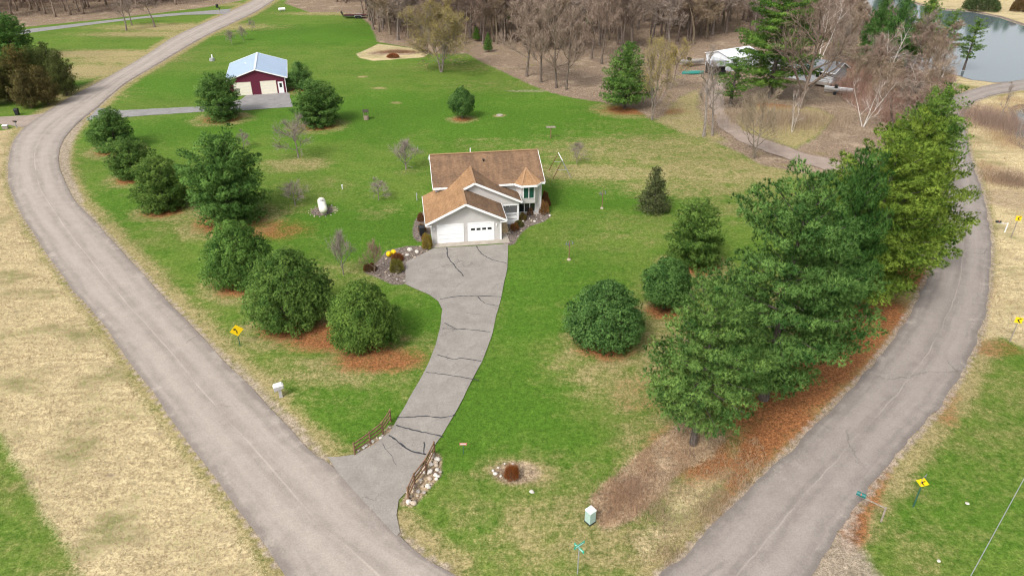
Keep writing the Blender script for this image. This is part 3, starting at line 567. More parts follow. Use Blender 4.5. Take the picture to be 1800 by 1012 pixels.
def conifer(kind, seed, H, R, z0, dz, nb, cr, ntuft, nblade, blen, bwid, flat, elev, lean=0.0, keep=1.0, fill=.42, lv=(.66, 1.08), inner=.3):
    r = np.random.RandomState(seed); mb = MB(); C = []; Cd = []; Cr = []
    tr = 0.022*H+0.03; bend = r.normal(0, 0.012, 2)
    def axis(z): return np.array([bend[0]*z*math.sin(z*.5)+lean*z, bend[1]*z*math.cos(z*.4), z])
    zz = np.linspace(-0.15, H*0.97, 12); mb.tube([axis(z) for z in zz], [tr*(1.25 if i == 0 else 1)*(1-0.93*max(z, 0)/H)+0.008 for i, z in enumerate(zz)], 8)
    z = z0; k = 0; lump = r.normal(0, 1, (6, 4))
    while z < H-0.25:
        t = (z-z0)/(H-z0); n = max(3, int(round(nb*(1-0.35*t)))); ph = r.rand()*6.28
        for j in range(n):
            if r.rand() > keep: continue
            az = ph+6.283*j/n+r.normal(0, .22)
            irr = 1+0.13*math.sin(2*az+lump[0, 0]*3+t*3)+0.09*math.sin(3*az+lump[1, 0]*3-t*7)
            L = R*np.interp(t, *PROF[kind])*irr*r.uniform(*lv)
            e = np.interp(t, [0, .45, 1], elev)+r.normal(0, .06); h = np.array([math.cos(az), math.sin(az), 0]); p0 = axis(z)
            f = lambda s: p0+h*L*s+np.array([0, 0, L*s*math.tan(e)+0.10*L*s*s])
            ss = np.linspace(0, 1, 4); mb.tube([f(s) for s in ss], [max(.012, .035*L*.35*(1-.8*s)+.01) for s in ss], 4, False)
            lat = np.array([-h[1], h[0], 0]); st = cr*1.5; m = max(1, int(L*0.72/st))
            for q in range(m+1):
                s = 1-q*st/max(L, .1)
                if s < inner: break
                gap = min(6.283*L*s/n*0.5, L*fill); nl = max(1, int(round(2*gap/(st*1.05))))
                for w in range(nl):
                    o = 0 if nl == 1 else (w/(nl-1)-.5)*2*gap*.85
                    c = f(s-abs(o)/max(L, .5)*.30)+lat*(o+r.normal(0, cr*.25))+np.array([0, 0, r.normal(0, cr*.22)])
                    C.append(c); Cd.append(unit(h*.75+lat*o/max(gap, .2)*.45+np.array([0, 0, .35+.9*t]))); Cr.append(cr*r.uniform(.65, 1.25)*(1.0 if s > .6 else .75))
        if t > .3:
            for q in range(3):
                a_ = r.rand()*6.28; C.append(axis(z)+np.array([math.cos(a_), math.sin(a_), 0])*r.uniform(.15, .5)*(1.3-t)+np.array([0, 0, r.uniform(-.4, .4)])); Cd.append(unit(np.array([math.cos(a_)*.5, math.sin(a_)*.5, 1.]))); Cr.append(cr*r.uniform(.6, .9))
        z += dz*r.uniform(.85, 1.15); k += 1
    C.append(axis(H-.15)); Cd.append(np.array([0, 0, 1.])); Cr.append(cr*.7)
    return mb.mesh('trunk'), needles(r, C, Cd, Cr, ntuft, nblade, blen, bwid, flat, .85), H, R
def dome(kind, seed, H, R, z0, ncl, cr, ntuft, nblade, blen, bwid):
    r = np.random.RandomState(seed); mb = MB(); C = []; Cd = []; Cr = []; tr = .02*H+.04
    mb.tube([(0, 0, z) for z in np.linspace(-.15, H*.93, 8)], [tr*(1-.93*max(z, 0)/H)+.01 for z in np.linspace(-.15, H*.93, 8)], 8)
    ph = r.rand(6)*6.28; zt, pr = PROF[kind]
    for lay, (q, sc) in enumerate(((ncl, 1.0), (int(ncl*.45), .74))):
        tt = np.linspace(0, 1, 200); w = np.interp(tt, zt, pr)+.12; cdf = np.cumsum(w)/w.sum()
        for i in range(q):
            t = float(np.interp((i+r.rand())/q, cdf, tt)); az = 2.39996*i+r.normal(0, .16)
            irr = 1+.085*math.sin(2*az+ph[0]+4*t)+.075*math.sin(3*az+ph[1]-6*t)+.06*math.sin(5*az+ph[2]+9*t)+r.normal(0, .075)
            rad_ = max(.05, (R-.12)*np.interp(t, zt, pr)*irr*sc-cr*.55); z = z0+cr*.5+(H-z0-cr*.9)*t*(1 if not lay else .9)
            dn = (np.interp(min(t+.05, 1), zt, pr)-np.interp(max(t-.05, 0), zt, pr))*R/(.1*(H-z0)); h = np.array([math.cos(az), math.sin(az), 0])
            C.append(h*rad_+np.array([0, 0, z+r.normal(0, .16)])); Cd.append(unit(h-np.array([0, 0, dn])+np.array([0, 0, .30]))); Cr.append(cr*r.uniform(.72, 1.25))
            if i % 7 == 0 and not lay: mb.tube([(0, 0, max(.2, z-.5)), tuple(C[-1]*np.array([.5, .5, 1])-np.array([0, 0, .2])), tuple(C[-1])], [.05, .035, .012], 4, False)
    C.append(np.array([0, 0, H-cr*.5])); Cd.append(np.array([0, 0, 1.])); Cr.append(cr*.8)
    return mb.mesh('trunk'), needles(r, C, Cd, Cr, ntuft, nblade, blen, bwid, .9), H, R
def needles(r, C, Cd, Cr, ntuft, nblade, blen, bwid, flat, elong=0.0):
    C = np.array(C); Cd = np.array(Cd); Cr = np.array(Cr); n = len(C)
    off = unit(r.normal(0, 1, (n, ntuft, 3))+np.array([0, 0, .35]))*(.55+.45*r.rand(n, ntuft, 1)**.5); off[..., 2] *= flat
    off = off+Cd[:, None]*(off*Cd[:, None]).sum(-1, keepdims=True)*elong; off = off*Cr[:, None, None]; P = (C[:, None]+off).reshape(-1, 3)
    D = unit(Cd[:, None]*(0.5+.55*elong)+unit(off)*(1.05-.3*elong)+r.normal(0, .22, off.shape)).reshape(-1, 3)
    ct = np.repeat(np.clip(r.normal(.42, .22, n), 0, 1), ntuft); tt = np.clip(ct+r.normal(0, .09, len(ct)), 0, 1)
    k = P.shape[0]; B = nblade
    d = unit(D[:, None]+r.normal(0, .48, (k, B, 3))); side = unit(np.cross(d, r.normal(0, 1, (k, B, 3)))); ln = blen*r.uniform(.65, 1.15, (k, B, 1)); b0 = P[:, None]+d*0.02
    V = np.stack([b0-side*bwid/2, b0+side*bwid/2, b0+d*ln], 2).reshape(-1, 3); F = np.arange(len(V)).reshape(-1, 3)
    tv = np.repeat(np.clip(np.repeat(tt, B)+r.normal(0, .035, k*B), 0, 1), 3); tv[2::3] = np.clip(tv[2::3]+.16, 0, 1)
    cn = unit(unit(off)*0.9+Cd[:, None]*0.45+np.array([0, 0, .25])).reshape(-1, 3); cn = np.repeat(cn, B, 0)
    T = V.reshape(-1, 3, 3); gn = np.cross(T[:, 1]-T[:, 0], T[:, 2]-T[:, 0]); fl = (gn*cn).sum(1) < 0; F[fl] = F[fl][:, ::-1]
    cn = unit(cn+unit(gn)*np.where(fl, -1, 1)[:, None]*.45)
    me = npmesh('crown', V, F, tv); me.polygons.foreach_set('use_smooth', np.ones(len(F), bool)); me.normals_split_custom_set_from_vertices(np.repeat(cn, 3, 0))
    return me
PROTO = {}
def proto(kind):
    if kind in PROTO: return PROTO[kind]
    E = {'round': [-.05, .38, .95], 'roundtall': [-.05, .35, .95], 'egg': [-.05, .4, 1.0], 'cone': [-.18, .12, .7], 'big': [-.16, .16, .8], 'huge': [-.14, .14, .8], 'sparse': [-.1, .12, .6], 'spruce': [-.28, -.05, .6], 'layered': 0, 'bushy': 0, 'cedar': [.25, .6, 1.1]}[kind]
    P = []
    if kind in ('round', 'roundtall', 'egg'):
        for s in range(3 if kind == 'round' else 2):
            P.append(dome(kind, 11+s*7+len(kind), {'round': 7.2, 'roundtall': 9.0, 'egg': 5.8}[kind], {'round': 3.55, 'roundtall': 3.9, 'egg': 2.45}[kind], .15 if kind != 'egg' else 1.05, {'round': 300, 'roundtall': 380, 'egg': 200}[kind], .56 if kind != 'egg' else .46, 42, 12, .19, .036))
    elif kind == 'bushy':
        for s in range(3): P.append(conifer('bushy', 21+s, 8.0, 3.6, .35, .74, 8, .46, 34, 12, .24, .038, .8, [-.02, .42, .95], fill=.36, lv=(.66, 1.10), inner=.2))
    elif kind == 'cone':
        for s in range(2): P.append(conifer(kind, 31+s, 9.5, 4.0, 1.5, .70, 9, .50, 28, 12, .24, .036, .65, E, fill=.34))
    elif kind == 'big':
        for s in range(2): P.append(conifer(kind, 41+s, 12.0, 4.4, 3.2, .92, 8, .50, 34, 13, .25, .034, .62, E, fill=.31, lv=(.58, 1.12), inner=.14))
    elif kind == 'huge':
        for s in range(3): P.append(conifer(kind, 51+s, 17.0, 5.8, 2.6, 1.12, 8, .58, 38, 12, .28, .040, .55, E, 0, .95, fill=.30, lv=(.55, 1.14), inner=.14))
    elif kind == 'sparse':
        for s in range(3): P.append(conifer(kind, 61+s, 14.0, 3.8, 3.6, 1.05, 6, .55, 24, 10, .30, .045, .5, E, [.08, .04, -.03][s], .75, fill=.28))
    elif kind == 'layered': P.append(conifer('sparse', 91, 19.0, 6.0, 2.6, 1.25, 8, .72, 46, 10, .34, .05, .38, [-.12, .08, .4], 0, .93, fill=.34, lv=(.5, 1.15), inner=.4))
    elif kind == 'spruce': P.append(conifer(kind, 71, 5.5, 2.0, .2, .40, 9, .28, 14, 8, .18, .04, .6, E))
    elif kind == 'cedar':
        for s in range(3): P.append(conifer(kind, 81+s, 8.0, 2.9, .4, .6, 9, .36, 13, 8, .28, .042, 1.2, E, fill=.3, lv=(.6, 1.12)))
    PROTO[kind] = P; return P
def place_tree(name, label, cat, loc, ms, mats, H, Rw, rz, tints, group=None):
    tm, cm, h0, r0 = ms; t = thing(name, label, cat, loc, rz, group, (Rw/r0, Rw/r0, H/h0))
    a = link('trunk', tm, mats[0], t); b = link('crown', cm, mats[1], t); a.color = (*tints[0], 1); b.color = (*tints[1], 1); return t
rr = random.Random(5)
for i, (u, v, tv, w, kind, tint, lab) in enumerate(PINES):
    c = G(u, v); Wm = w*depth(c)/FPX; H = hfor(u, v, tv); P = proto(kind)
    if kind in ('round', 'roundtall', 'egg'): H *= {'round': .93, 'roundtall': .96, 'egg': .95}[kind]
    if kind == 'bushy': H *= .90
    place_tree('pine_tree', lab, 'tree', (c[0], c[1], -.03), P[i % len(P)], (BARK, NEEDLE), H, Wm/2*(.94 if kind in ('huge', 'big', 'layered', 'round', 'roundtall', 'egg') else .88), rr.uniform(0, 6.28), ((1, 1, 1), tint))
c = G(1148, 370); place_tree('spruce_tree', 'small grey-green spruce alone on the lawn left of the roadside pines', 'tree', (c[0], c[1], -.03), proto('spruce')[0], (BARK, SPRUCE), 5.6, 2.0, 1.0, ((1, 1, 1), (1.35, 1.25, 1.1)))
for i, (u, v, tv, w, l) in enumerate([(118, 168, 96, 46, 'pointed olive-brown cedar at the right end of the cedar clump'), (98, 158, 82, 50, 'tallest pointed cedar, second from the right end of the cedar clump'), (72, 164, 90, 48, 'olive-green cedar third from the right end of the cedar clump'), (46, 170, 88, 52, 'rusty-topped cedar in the middle of the cedar clump'), (18, 178, 104, 50, 'brownish cedar left of the middle, above the black bin'), (-12, 186, 116, 50, 'cedar cut by the left edge of the picture'), (86, 184, 122, 46, 'low brownish cedar in front of the cedar clump, right of the black bin'), (54, 190, 128, 44, 'low brown cedar in front of the rusty-topped one')]):
    c = G(u, v); place_tree('cedar_tree', l, 'tree', (c[0], c[1], -.03), proto('cedar')[i % 3], (BARK, CEDAR), hfor(u, v, tv), w*depth(c)/FPX/2, i*1.3, ((1, 1, 1), [(1.0, 1.15, .9), (.95, 1.15, .9), (1.0, 1.2, .9), (1.35, 1.1, .9), (1.2, 1.1, .95), (1.2, 1.05, .95), (1.3, 1.05, 1.0), (1.3, 1.08, 1.05)][i]))

# ------------------------------------------------------------------ bare broadleaf trees
def bare(seed, H, R, fork, nl, stems=1, tw=0.022, droop=0.0, dens=1.0, buds=0, up=0.35, tk=1.0):
    r = np.random.RandomState(seed); mb = MB(); T0 = []; T1 = []; TW = []; Bd = []
    def rdir(d, ang):
        a = unit(np.cross(d, r.normal(0, 1, 3))); return unit(d*math.cos(ang)+a*math.sin(ang))
    def path(p, d, L, n, wob, trop):
        pts = [p]
        for i in range(n): d = unit(d+r.normal(0, wob, 3)+np.array([0, 0, trop])); p = p+d*L/n; pts.append(p)
        return pts, d
    for s in range(stems):
        a = 6.28*s/stems+r.rand(); d0 = unit(np.array([math.cos(a)*.28, math.sin(a)*.28, 1])) if stems > 1 else unit(np.array([r.normal(0, .04), r.normal(0, .04), 1]))
        tr = (0.016*H+.03)/math.sqrt(stems)*tk; TL = H*0.86; pts, _ = path(np.array([0, 0, -.12]) if stems == 1 else np.array([math.cos(a)*.12, math.sin(a)*.12, -.12]), d0, TL, 9, .05, .05)
        rad_ = [tr*(1.35 if i == 0 else 1)*(1-.88*i/9) for i in range(10)]; mb.tube(pts, rad_, 7)
        for k in range(int(nl/stems)+1):
            f = fork+(1-fork)*(k+r.rand())/(nl/stems+1); i = min(8, int(f*9)); p = pts[i]+(pts[i+1]-pts[i])*(f*9-i)
            fr = (f-fork)/(1-fork); L = R*(1.15-.55*fr)*r.uniform(.75, 1.1); az = 2.4*k+s+r.normal(0, .3); e = r.uniform(.25, .7)+.45*fr
            d = unit(np.array([math.cos(az)*math.cos(e), math.sin(az)*math.cos(e), math.sin(e)])); q, _ = path(p, d, L, 5, .13, up*.3-droop*.1)
            r1 = min(tr*.55, (.012*L+.02)*tk); mb.tube(q, [r1*(1-.75*m/5) for m in range(6)], 5, False)
            for k2 in range(int(6*dens)+1):
                f2 = .22+.78*(k2+r.rand())/7; i2 = min(4, int(f2*5)); p2 = q[i2]+(q[i2+1]-q[i2])*(f2*5-i2); d2 = rdir(unit(q[i2+1]-q[i2]), r.uniform(.4, .95)); L2 = L*.5*(1.15-.5*f2)*r.uniform(.7, 1.2)
                g, _ = path(p2, d2, L2, 3, .16, up*.4-droop*.15); mb.tube(g, [r1*.38*(1-.7*m/3)+.004 for m in range(4)], 3, False)
                for k3 in range(int(5*dens)+1):
                    f3 = .2+.8*(k3+r.rand())/6; i3 = min(2, int(f3*3)); p3 = g[i3]+(g[i3+1]-g[i3])*(f3*3-i3); d3 = unit(rdir(unit(g[i3+1]-g[i3]), r.uniform(.35, .9))+np.array([0, 0, up*.5-droop*.3])); L3 = L2*.55*r.uniform(.7, 1.3)+.15
                    T0.append(p3); T1.append(p3+d3*L3); TW.append(tw*1.1)
                    for k4 in range(int(7*dens)+1):
                        f4 = .15+.85*r.rand(); p4 = p3+d3*L3*f4; d4 = unit(rdir(d3, r.uniform(.3, .8))+np.array([0, 0, up*.3-droop*.5])); L4 = L3*r.uniform(.35, .8)+.1
                        T0.append(p4); T1.append(p4+d4*L4); TW.append(tw*.75)
                        for b in range(buds): Bd.append(p4+d4*L4*r.rand())
    T0 = np.array(T0); T1 = np.array(T1); TW = np.array(TW)[:, None]; d = unit(T1-T0); sd = unit(np.cross(d, r.normal(0, 1, d.shape)))
    V = np.stack([T0-sd*TW/2, T0+sd*TW/2, T1], 1).reshape(-1, 3); tv = np.repeat(r.uniform(0, 1, len(T0)), 3)
    F = np.arange(len(V)).reshape(-1, 3)
    if buds:
        B = np.array(Bd); n = len(B); d1 = unit(r.normal(0, 1, (n, 3))); d2 = unit(np.cross(d1, r.normal(0, 1, (n, 3)))); s = .095
        V2 = np.stack([B-d1*s*.5, B+d2*s*.7, B+d1*s*.6], 1).reshape(-1, 3); F = np.r_[F, np.arange(len(V2)).reshape(-1, 3)+len(V)]; V = np.r_[V, V2]; tv = np.r_[tv, np.repeat(r.uniform(1.5, 2.2, n), 3)]
    return mb.mesh('trunk'), npmesh('crown', V, F, tv), H, R
BUDTWIG = M('budding_twigs', 0.85, 0.1)
_t = BUDTWIG.attr('tint').outputs['Fac']
BUDTWIG = BUDTWIG.color(BUDTWIG.mix(1.0, BUDTWIG.mix(BUDTWIG.step(_t, 1.2, 1.4), (0.20, 0.16, 0.12), BUDTWIG.mix(BUDTWIG.step(_t, 1.5, 2.2), (0.30, 0.24, 0.075), (0.50, 0.41, 0.12))), BUDTWIG.n('ObjectInfo').outputs['Color'], 'MULTIPLY'))
WOODS = [bare(101+i, 15, [3.9, 3.4, 4.2, 3.0, 3.7, 4.4][i], [.30, .42, .25, .48, .35, .28][i], [10, 9, 11, 8, 10, 11][i], tw=.052, up=.5, dens=1.25) for i in range(6)]
ORCH = [bare(201+i, 4.6, 2.6, .22, 9, tw=.026, dens=1.0, up=.22) for i in range(3)]
FRONT = [bare(401+i, 15, [4.6, 4.0][i], .26, 12, tw=.05, up=.6, dens=1.5) for i in range(2)]
WILLOW = [bare(301, 13, 5.4, .10, 22, stems=3, tw=.05, buds=3, up=.22, dens=1.4), bare(302, 9, 4.0, .2, 12, stems=2, tw=.04, buds=2, up=.3, dens=1.1)]
ROUNDT = bare(311, 9.5, 5.0, .22, 12, stems=2, tw=.042, up=.3)
OAK = bare(321, 14, 8.2, .14, 13, tw=.045, up=.12, dens=1.0, tk=1.7)
BIRCH = [bare(331+i, 11, 3.2, .15, 9, stems=[3, 2, 3][i], tw=.03, dens=.8, up=.3, tk=.62) for i in range(3)]
SLIM = [bare(341+i, 8, 1.8, .3, 8, tw=.024, dens=.8, up=.4) for i in range(2)]
def bt(name, label, u, v, tv, w, ms, mats=(GBARK, TWIG), rz=None, tint=((1, 1, 1), (1, 1, 1)), group=None, H=None):
    c = G(u, v); return place_tree(name, label, 'tree', (c[0], c[1], -.05), ms, mats, H or hfor(u, v, tv), w*depth(c)/FPX/2, rr.uniform(0, 6.28) if rz is None else rz, tint, group)
gt = ((.95, .95, 1.0), (1.05, 1.05, 1.1))
for i, (u, v, tv, w, l) in enumerate([(525, 277, 212, 76, 'widest bare grey apple tree, standing in a ring of dry grass'), (714, 297, 250, 64, 'bare vase-shaped fruit tree left of the house roof'), (519, 361, 326, 54, 'small bare fruit tree left of the white propane tank'), (665, 352, 320, 48, 'small faint bare fruit tree between propane tank and house'), (604, 482, 412, 52, 'upright bare grey sapling behind the round pine by the driveway'), (1014, 288, 255, 36, 'small bare fruit tree leaning right, beside the swing frame'), (428, 260, 234, 32, 'bare grey fruit tree half hidden behind the largest left pine'), (408, 79, 56, 22, 'left one of the tiny bare saplings behind the barn'), (428, 72, 50, 20, 'middle one of the tiny bare saplings behind the barn'), (444, 55, 36, 16, 'right and farthest of the tiny bare saplings behind the barn')]):
    bt('fruit_tree', l, u, v, tv, w, ORCH[i % 3], tint=gt, group='bare fruit trees on the lawn')
bt('willow_tree', 'large rounded tree with yellow-green buds at the back edge of the lawn', 776, 127, 8, 98, WILLOW[0], (GBARK, BUDTWIG))
bt('willow_tree', 'yellow-budded small tree beside the pointed pine, with thin pale trunk', 1147, 211, 84, 62, WILLOW[1], (GBARK, BUDTWIG))
bt('willow_tree', 'yellow-budded small tree behind another one, right of the pointed pine', 1178, 156, 76, 62, WILLOW[1], (GBARK, BUDTWIG), tint=((1, 1, 1), (1.1, 1.1, .9)))
bt('bare_tree', 'rounded bare tree beside the dirt lane with short forked trunk', 1325, 278, 170, 98, ROUNDT, tint=((1, 1, .9), (1.15, 1.1, .95)))
bt('bare_tree', 'taller of the two thin bare trees left of the dirt lane', 1237, 240, 72, 60, SLIM[0]); bt('bare_tree', 'shorter thin bare tree right beside the taller one at the dirt lane', 1252, 238, 100, 50, SLIM[1])
for i, (u, v, tv, w, l) in enumerate([(926, 134, 0, 70, 'first tall bare tree from the left at the lawn edge of the wood'), (951, 144, 6, 58, 'second bare tree from the left at the lawn edge, crooked trunk'), (978, 154, 2, 66, 'third bare tree from the left at the lawn edge, straight trunk'), (995, 157, 14, 54, 'fourth bare tree at the lawn edge, nearest the pointed pine'), (1040, 103, -30, 52, 'bare tree with dark trunk behind the pointed pine, left of two'), (1057, 112, -30, 52, 'bare tree with pale trunk behind the pointed pine, right of two')]):
    bt('bare_tree', l, u, v, tv, w*1.15, FRONT[i % 2], tint=((.62, .58, .55), (1.15, 1.05, 1.0)))
bt('oak_tree', 'broad bare oak with thick dark limbs in front of the white neighbour house', 1406, 190, 8, 165, OAK, rz=.7, tint=((.75, .68, .62), (.85, .75, .72)))
for i, (u, v, tv, w, l) in enumerate([(1517, 222, 130, 66, 'white birch with two spread stems in the red brush above the roadside pines'), (1562, 152, 30, 86, 'largest white birch in the middle of the thicket by the pond'), (1618, 168, 108, 56, 'many-stemmed white birch just above the roadside pines'), (1668, 178, 128, 38, 'white birch nearest the bend of the side road'), (1440, 108, -24, 62, 'white birch top rising above the neighbour house roof'), (1392, 232, 152, 34, 'thin white leaning stem in front of the bare oak'), (1652, 150, 72, 46, 'pale birch leaning toward the pond')]):
    bt('birch_tree', l, u, v, tv, w, BIRCH[i % 3], (WBARK, TWIG), tint=((1, 1, 1), (1.2, 1.1, 1.1)))
for i, (u, v, tv, w, l) in enumerate([(222, 54, -12, 40, 'left one of three bare trees on the lawn by the far driveway'), (232, 45, -14, 34, 'middle bare tree by the far driveway, close behind the left one'), (272, 48, -14, 34, 'right one of three bare trees on the lawn by the far driveway')]):
    bt('bare_tree', l, u, v, tv, w, WOODS[(i+1) % 6], tint=((.9, .85, .85), (1.15, 1.1, 1.15)))
# the brown wood behind the lawn and the one behind the far driveway
def scatter(poly, step, seed, cap):
    r = np.random.RandomState(seed); P = np.array(poly); xs = np.arange(P[:, 0].min(), P[:, 0].max(), step); ys = np.arange(P[:, 1].min(), P[:, 1].max(), step)
    X, Y = np.meshgrid(xs, ys); X = X+r.uniform(-.42, .42, X.shape)*step; Y = Y+r.uniform(-.42, .42, Y.shape)*step
    q = [(a, b) for a, b in zip(X.ravel(), Y.ravel())]; k = inside(q, poly); q = [q[i] for i in range(len(q)) if k[i]]; r.shuffle(q); return q[:cap]
WD_A = [(640, 30), (668, 72), (750, 82), (850, 78), (930, 92), (1020, 96), (1110, 98), (1200, 84), (1262, 74), (1262, -28), (560, -28), (580, 4), (620, 12)]
WD_B = [(1290, 68), (1380, 60), (1440, 84), (1450, 20), (1440, -28), (1262, -28), (1262, 60)]
WD_C = [(-70, 44), (40, 36), (180, 22), (280, 12), (360, 4), (420, -10), (420, -30), (-70, -30)]
WD_D = [(1450, 128), (1475, 112), (1540, 124), (1620, 134), (1680, 140), (1660, 168), (1628, 200), (1630, 260), (1560, 220), (1500, 190), (1460, 160)]
WD_E = [(1430, -24), (1492, -24), (1500, 50), (1530, 95), (1570, 118), (1640, 128), (1690, 134), (1672, 142), (1600, 140), (1520, 126), (1470, 112), (1440, 90)]
ALL = []
for poly, step, seed, cap, grp, lab, th in [(WD_A, 3.35, 1, 520, 'bare trees of the brown wood behind the lawn', 'bare grey-brown tree crowded among others in the brown wood behind the lawn', 0), (WD_B, 3.8, 2, 100, 'bare trees behind the neighbour house', 'bare reddish-grey tree crowded among others behind the white neighbour house', 0), (WD_C, 4.0, 3, 180, 'bare trees behind the far driveway', 'bare brown tree crowded among others behind the far grey driveway', 0), (WD_D, 5.5, 4, 55, 'bare trees of the pond-side thicket', 'bare reddish-brown tree in the tangled thicket beside the pond', 1), (WD_E, 3.6, 5, 95, 'bare trees on the pond shore', 'bare pinkish-grey tree crowded among others on the near pond shore', 2)]:
    for (a, b) in scatter(gp(poly), step, seed, cap):
        j = rr.randrange(6); H = [rr.uniform(11, 17), rr.uniform(5, 9.5), rr.uniform(8, 13)][th]; q = rr.uniform(.95, 1.35)
        hue = [(1.0, .93, .88), (1.08, 1.05, 1.05), (1.08, 1.0, .80), (.9, .80, .76)][rr.randrange(4)] if th == 0 else [(1.08, .95, .90), (1.05, 1.02, 1.0), (1.1, 1.0, .86)][rr.randrange(3)]
        ms = WOODS[j] if th != 1 else [WOODS[j], ROUNDT, SLIM[0]][rr.randrange(3)]
        ALL.append((math.hypot(a, b), (a, b), ms, H, ms[3]*q if th == 0 else rr.uniform(2.2, 3.6), rr.uniform(0, 6.28), hue, lab, grp))
ALL.sort(key=lambda t: t[0]); NEAR = 280
for d_, (a, b), ms, H, Rw, rz, hue, lab, grp in ALL[:NEAR]:
    place_tree('bare_tree', lab, 'tree', (a, b, -.1), ms, (GBARK, TWIG), H, Rw, rz, (tuple(x*.74 for x in hue), hue), grp)
def tri_of(me):
    v = np.empty(len(me.vertices)*3, np.float32); me.vertices.foreach_get('co', v); me.calc_loop_triangles(); f = np.empty(len(me.loop_triangles)*3, np.int32); me.loop_triangles.foreach_get('vertices', f); return v.reshape(-1, 3), f.reshape(-1, 3)
cache = {}; VV = []; FF = []; TT = []; base = 0
for d_, (a, b), ms, H, Rw, rz, hue, lab, grp in ALL[NEAR:]:
    for k in (0, 1):
        me = ms[k]
        if me.name not in cache:
            v, f = tri_of(me)
            if k: f = f[::2] if len(cache) > 99 else f
            t = np.full(len(v), .35, np.float32)
            if k: me.attributes['tint'].data.foreach_get('value', t)
            cache[me.name] = (v, f, t)
        v, f, t = cache[me.name]; sx, sz = Rw/ms[3], H/ms[2]; c_, s_ = math.cos(rz), math.sin(rz); w = v*np.array([sx, sx, sz])
        VV.append(np.c_[w[:, 0]*c_-w[:, 1]*s_+a, w[:, 0]*s_+w[:, 1]*c_+b, w[:, 2]-.1]); FF.append(f+base); TT.append(t); base += len(v)
o = link('distant_woodland', npmesh('distant_woodland', np.concatenate(VV), np.concatenate(FF), np.concatenate(TT)), TWIG); o.color = (1.02, .96, .92, 1)
tag(o, 'far part of the bare brown woods reading as one mass along the top', 'woodland', None, 'stuff')
for i, (u, v) in enumerate([(1560, -22), (1600, -16), (1640, -22), (1680, -14), (1725, -8), (1770, -12), (1820, -4), (1865, 2), (1910, 4), (1700, -24), (1790, -20), (1745, -22)]):
    c = G(u, v); place_tree('pine_tree', 'dark conifer in the row on the far bank mirrored in the pond', 'tree', (c[0], c[1], -.05), proto('cone')[i % 2], (BARK, NEEDLE), rr.uniform(10, 16), rr.uniform(3.5, 5), rr.uniform(0, 6), ((1, 1, 1), (.6, .8, .7)), 'conifers on the far bank')

# ------------------------------------------------------------------ dry stems, undergrowth (uncountable)
def blades(name, pts, hlo, hhi, wid, spread, seed, mat, lab, cat, color, tlo=0., thi=1., zoff=-.03):
    r = np.random.RandomState(seed); P = np.c_[np.array(pts), np.full(len(pts), zoff)]; n = len(P); d = unit(np.c_[r.normal(0, spread, (n, 2)), np.ones(n)])
    sd = unit(np.cross(d, r.normal(0, 1, (n, 3)))); h = r.uniform(hlo, hhi, (n, 1)); V = np.stack([P-sd*wid/2, P+sd*wid/2, P+d*h], 1).reshape(-1, 3)
    o = link(name, npmesh(name, V, np.arange(3*n).reshape(-1, 3), np.repeat(r.uniform(tlo, thi, n), 3)), mat); o.color = (*color, 1)
    return tag(o, lab, cat, None, 'stuff')
def rpts(poly, n, seed, clump=0.0, nc=60):
    r = np.random.RandomState(seed); P = np.array(poly); out = []
    lo = P.min(0); hi = P.max(0); cs = r.uniform(lo, hi, (nc, 2))
    while len(out) < n:
        q = r.uniform(lo, hi, (n*2, 2))
        if clump: k = r.rand(len(q)) < .65; c = cs[r.randint(0, nc, len(q))]; q[k] = (c+r.normal(0, clump, q.shape))[k]
        out += [tuple(p) for p in q[sdf(q[:, 0], q[:, 1], poly, 1) > 0]]
    return out[:n]
blades('dry_weeds', rpts(gp(BRUSH), 7000, 1, .5, 45), .1, .55, .018, .38, 1, WEED, 'tangle of dry brown weeds and bramble stems beside the side road', 'weeds', (1.15, .98, .90))
c = G(1108, 868); r_ = np.random.RandomState(7)
blades('bramble_patch', [(c[0]+a*1.5+b*1.6, c[1]+b*2.0-a*.8) for a, b in r_.normal(0, .55, (3000, 2))], .15, .7, .018, .55, 21, TWIG, 'reddish brown bramble stems in the middle of the dry weeds', 'brambles', (1.30, 1.0, .80))
blades('tall_dry_grass', rpts(gp(TANB), 9000, 2, .5, 60), .15, .5, .02, .4, 2, WEED, 'pale dry grass on the verge below the big roadside pines', 'dry grass', (1, 1, .95))
blades('field_stubble', rpts(gp(FIELD), 40000, 3), .08, .28, .03, .8, 3, WEED, 'flattened tan dry grass of the open field left of the road', 'dry grass', (1.05, 1, .92), .3, 1)
blades('marsh_grass', rpts(gp(SEFIELD), 22000, 4, 1.5, 80), .15, .7, .035, .5, 4, WEED, 'tan marsh grass between the side road and the small pond', 'dry grass', (1, .92, .82), .2, 1)
WU = rpts(gp(WD_A), 24000, 5, 2.2, 90)+rpts(gp(WD_C), 14000, 6, 2.2, 60)+rpts(gp(WD_B), 6000, 7, 1.5, 30)+rpts(gp(WD_E), 8000, 17, 1.5, 30)
blades('woodland_undergrowth', WU, .5, 2.6, .045, .35, 5, TWIG, 'brown leafless undergrowth between the trunks of the wood', 'undergrowth', (.95, .82, .76))
blades('pondside_brush', rpts(gp(WD_D), 14000, 8, 1.2, 60), .6, 2.8, .04, .3, 8, TWIG, 'reddish brown brush thicket beside the pond and side road', 'brush', (1.15, .86, .80))
c = G(1745, 215); r_ = np.random.RandomState(3)
blades('willow_brush', [(c[0]+a*4.2, c[1]+b*6.5) for a, b in r_.normal(0, .55, (5000, 2))], .6, 2.4, .03, .3, 9, TWIG, 'leafless brown brush on the bank between side road and small pond', 'brush', (1.05, .9, .85))
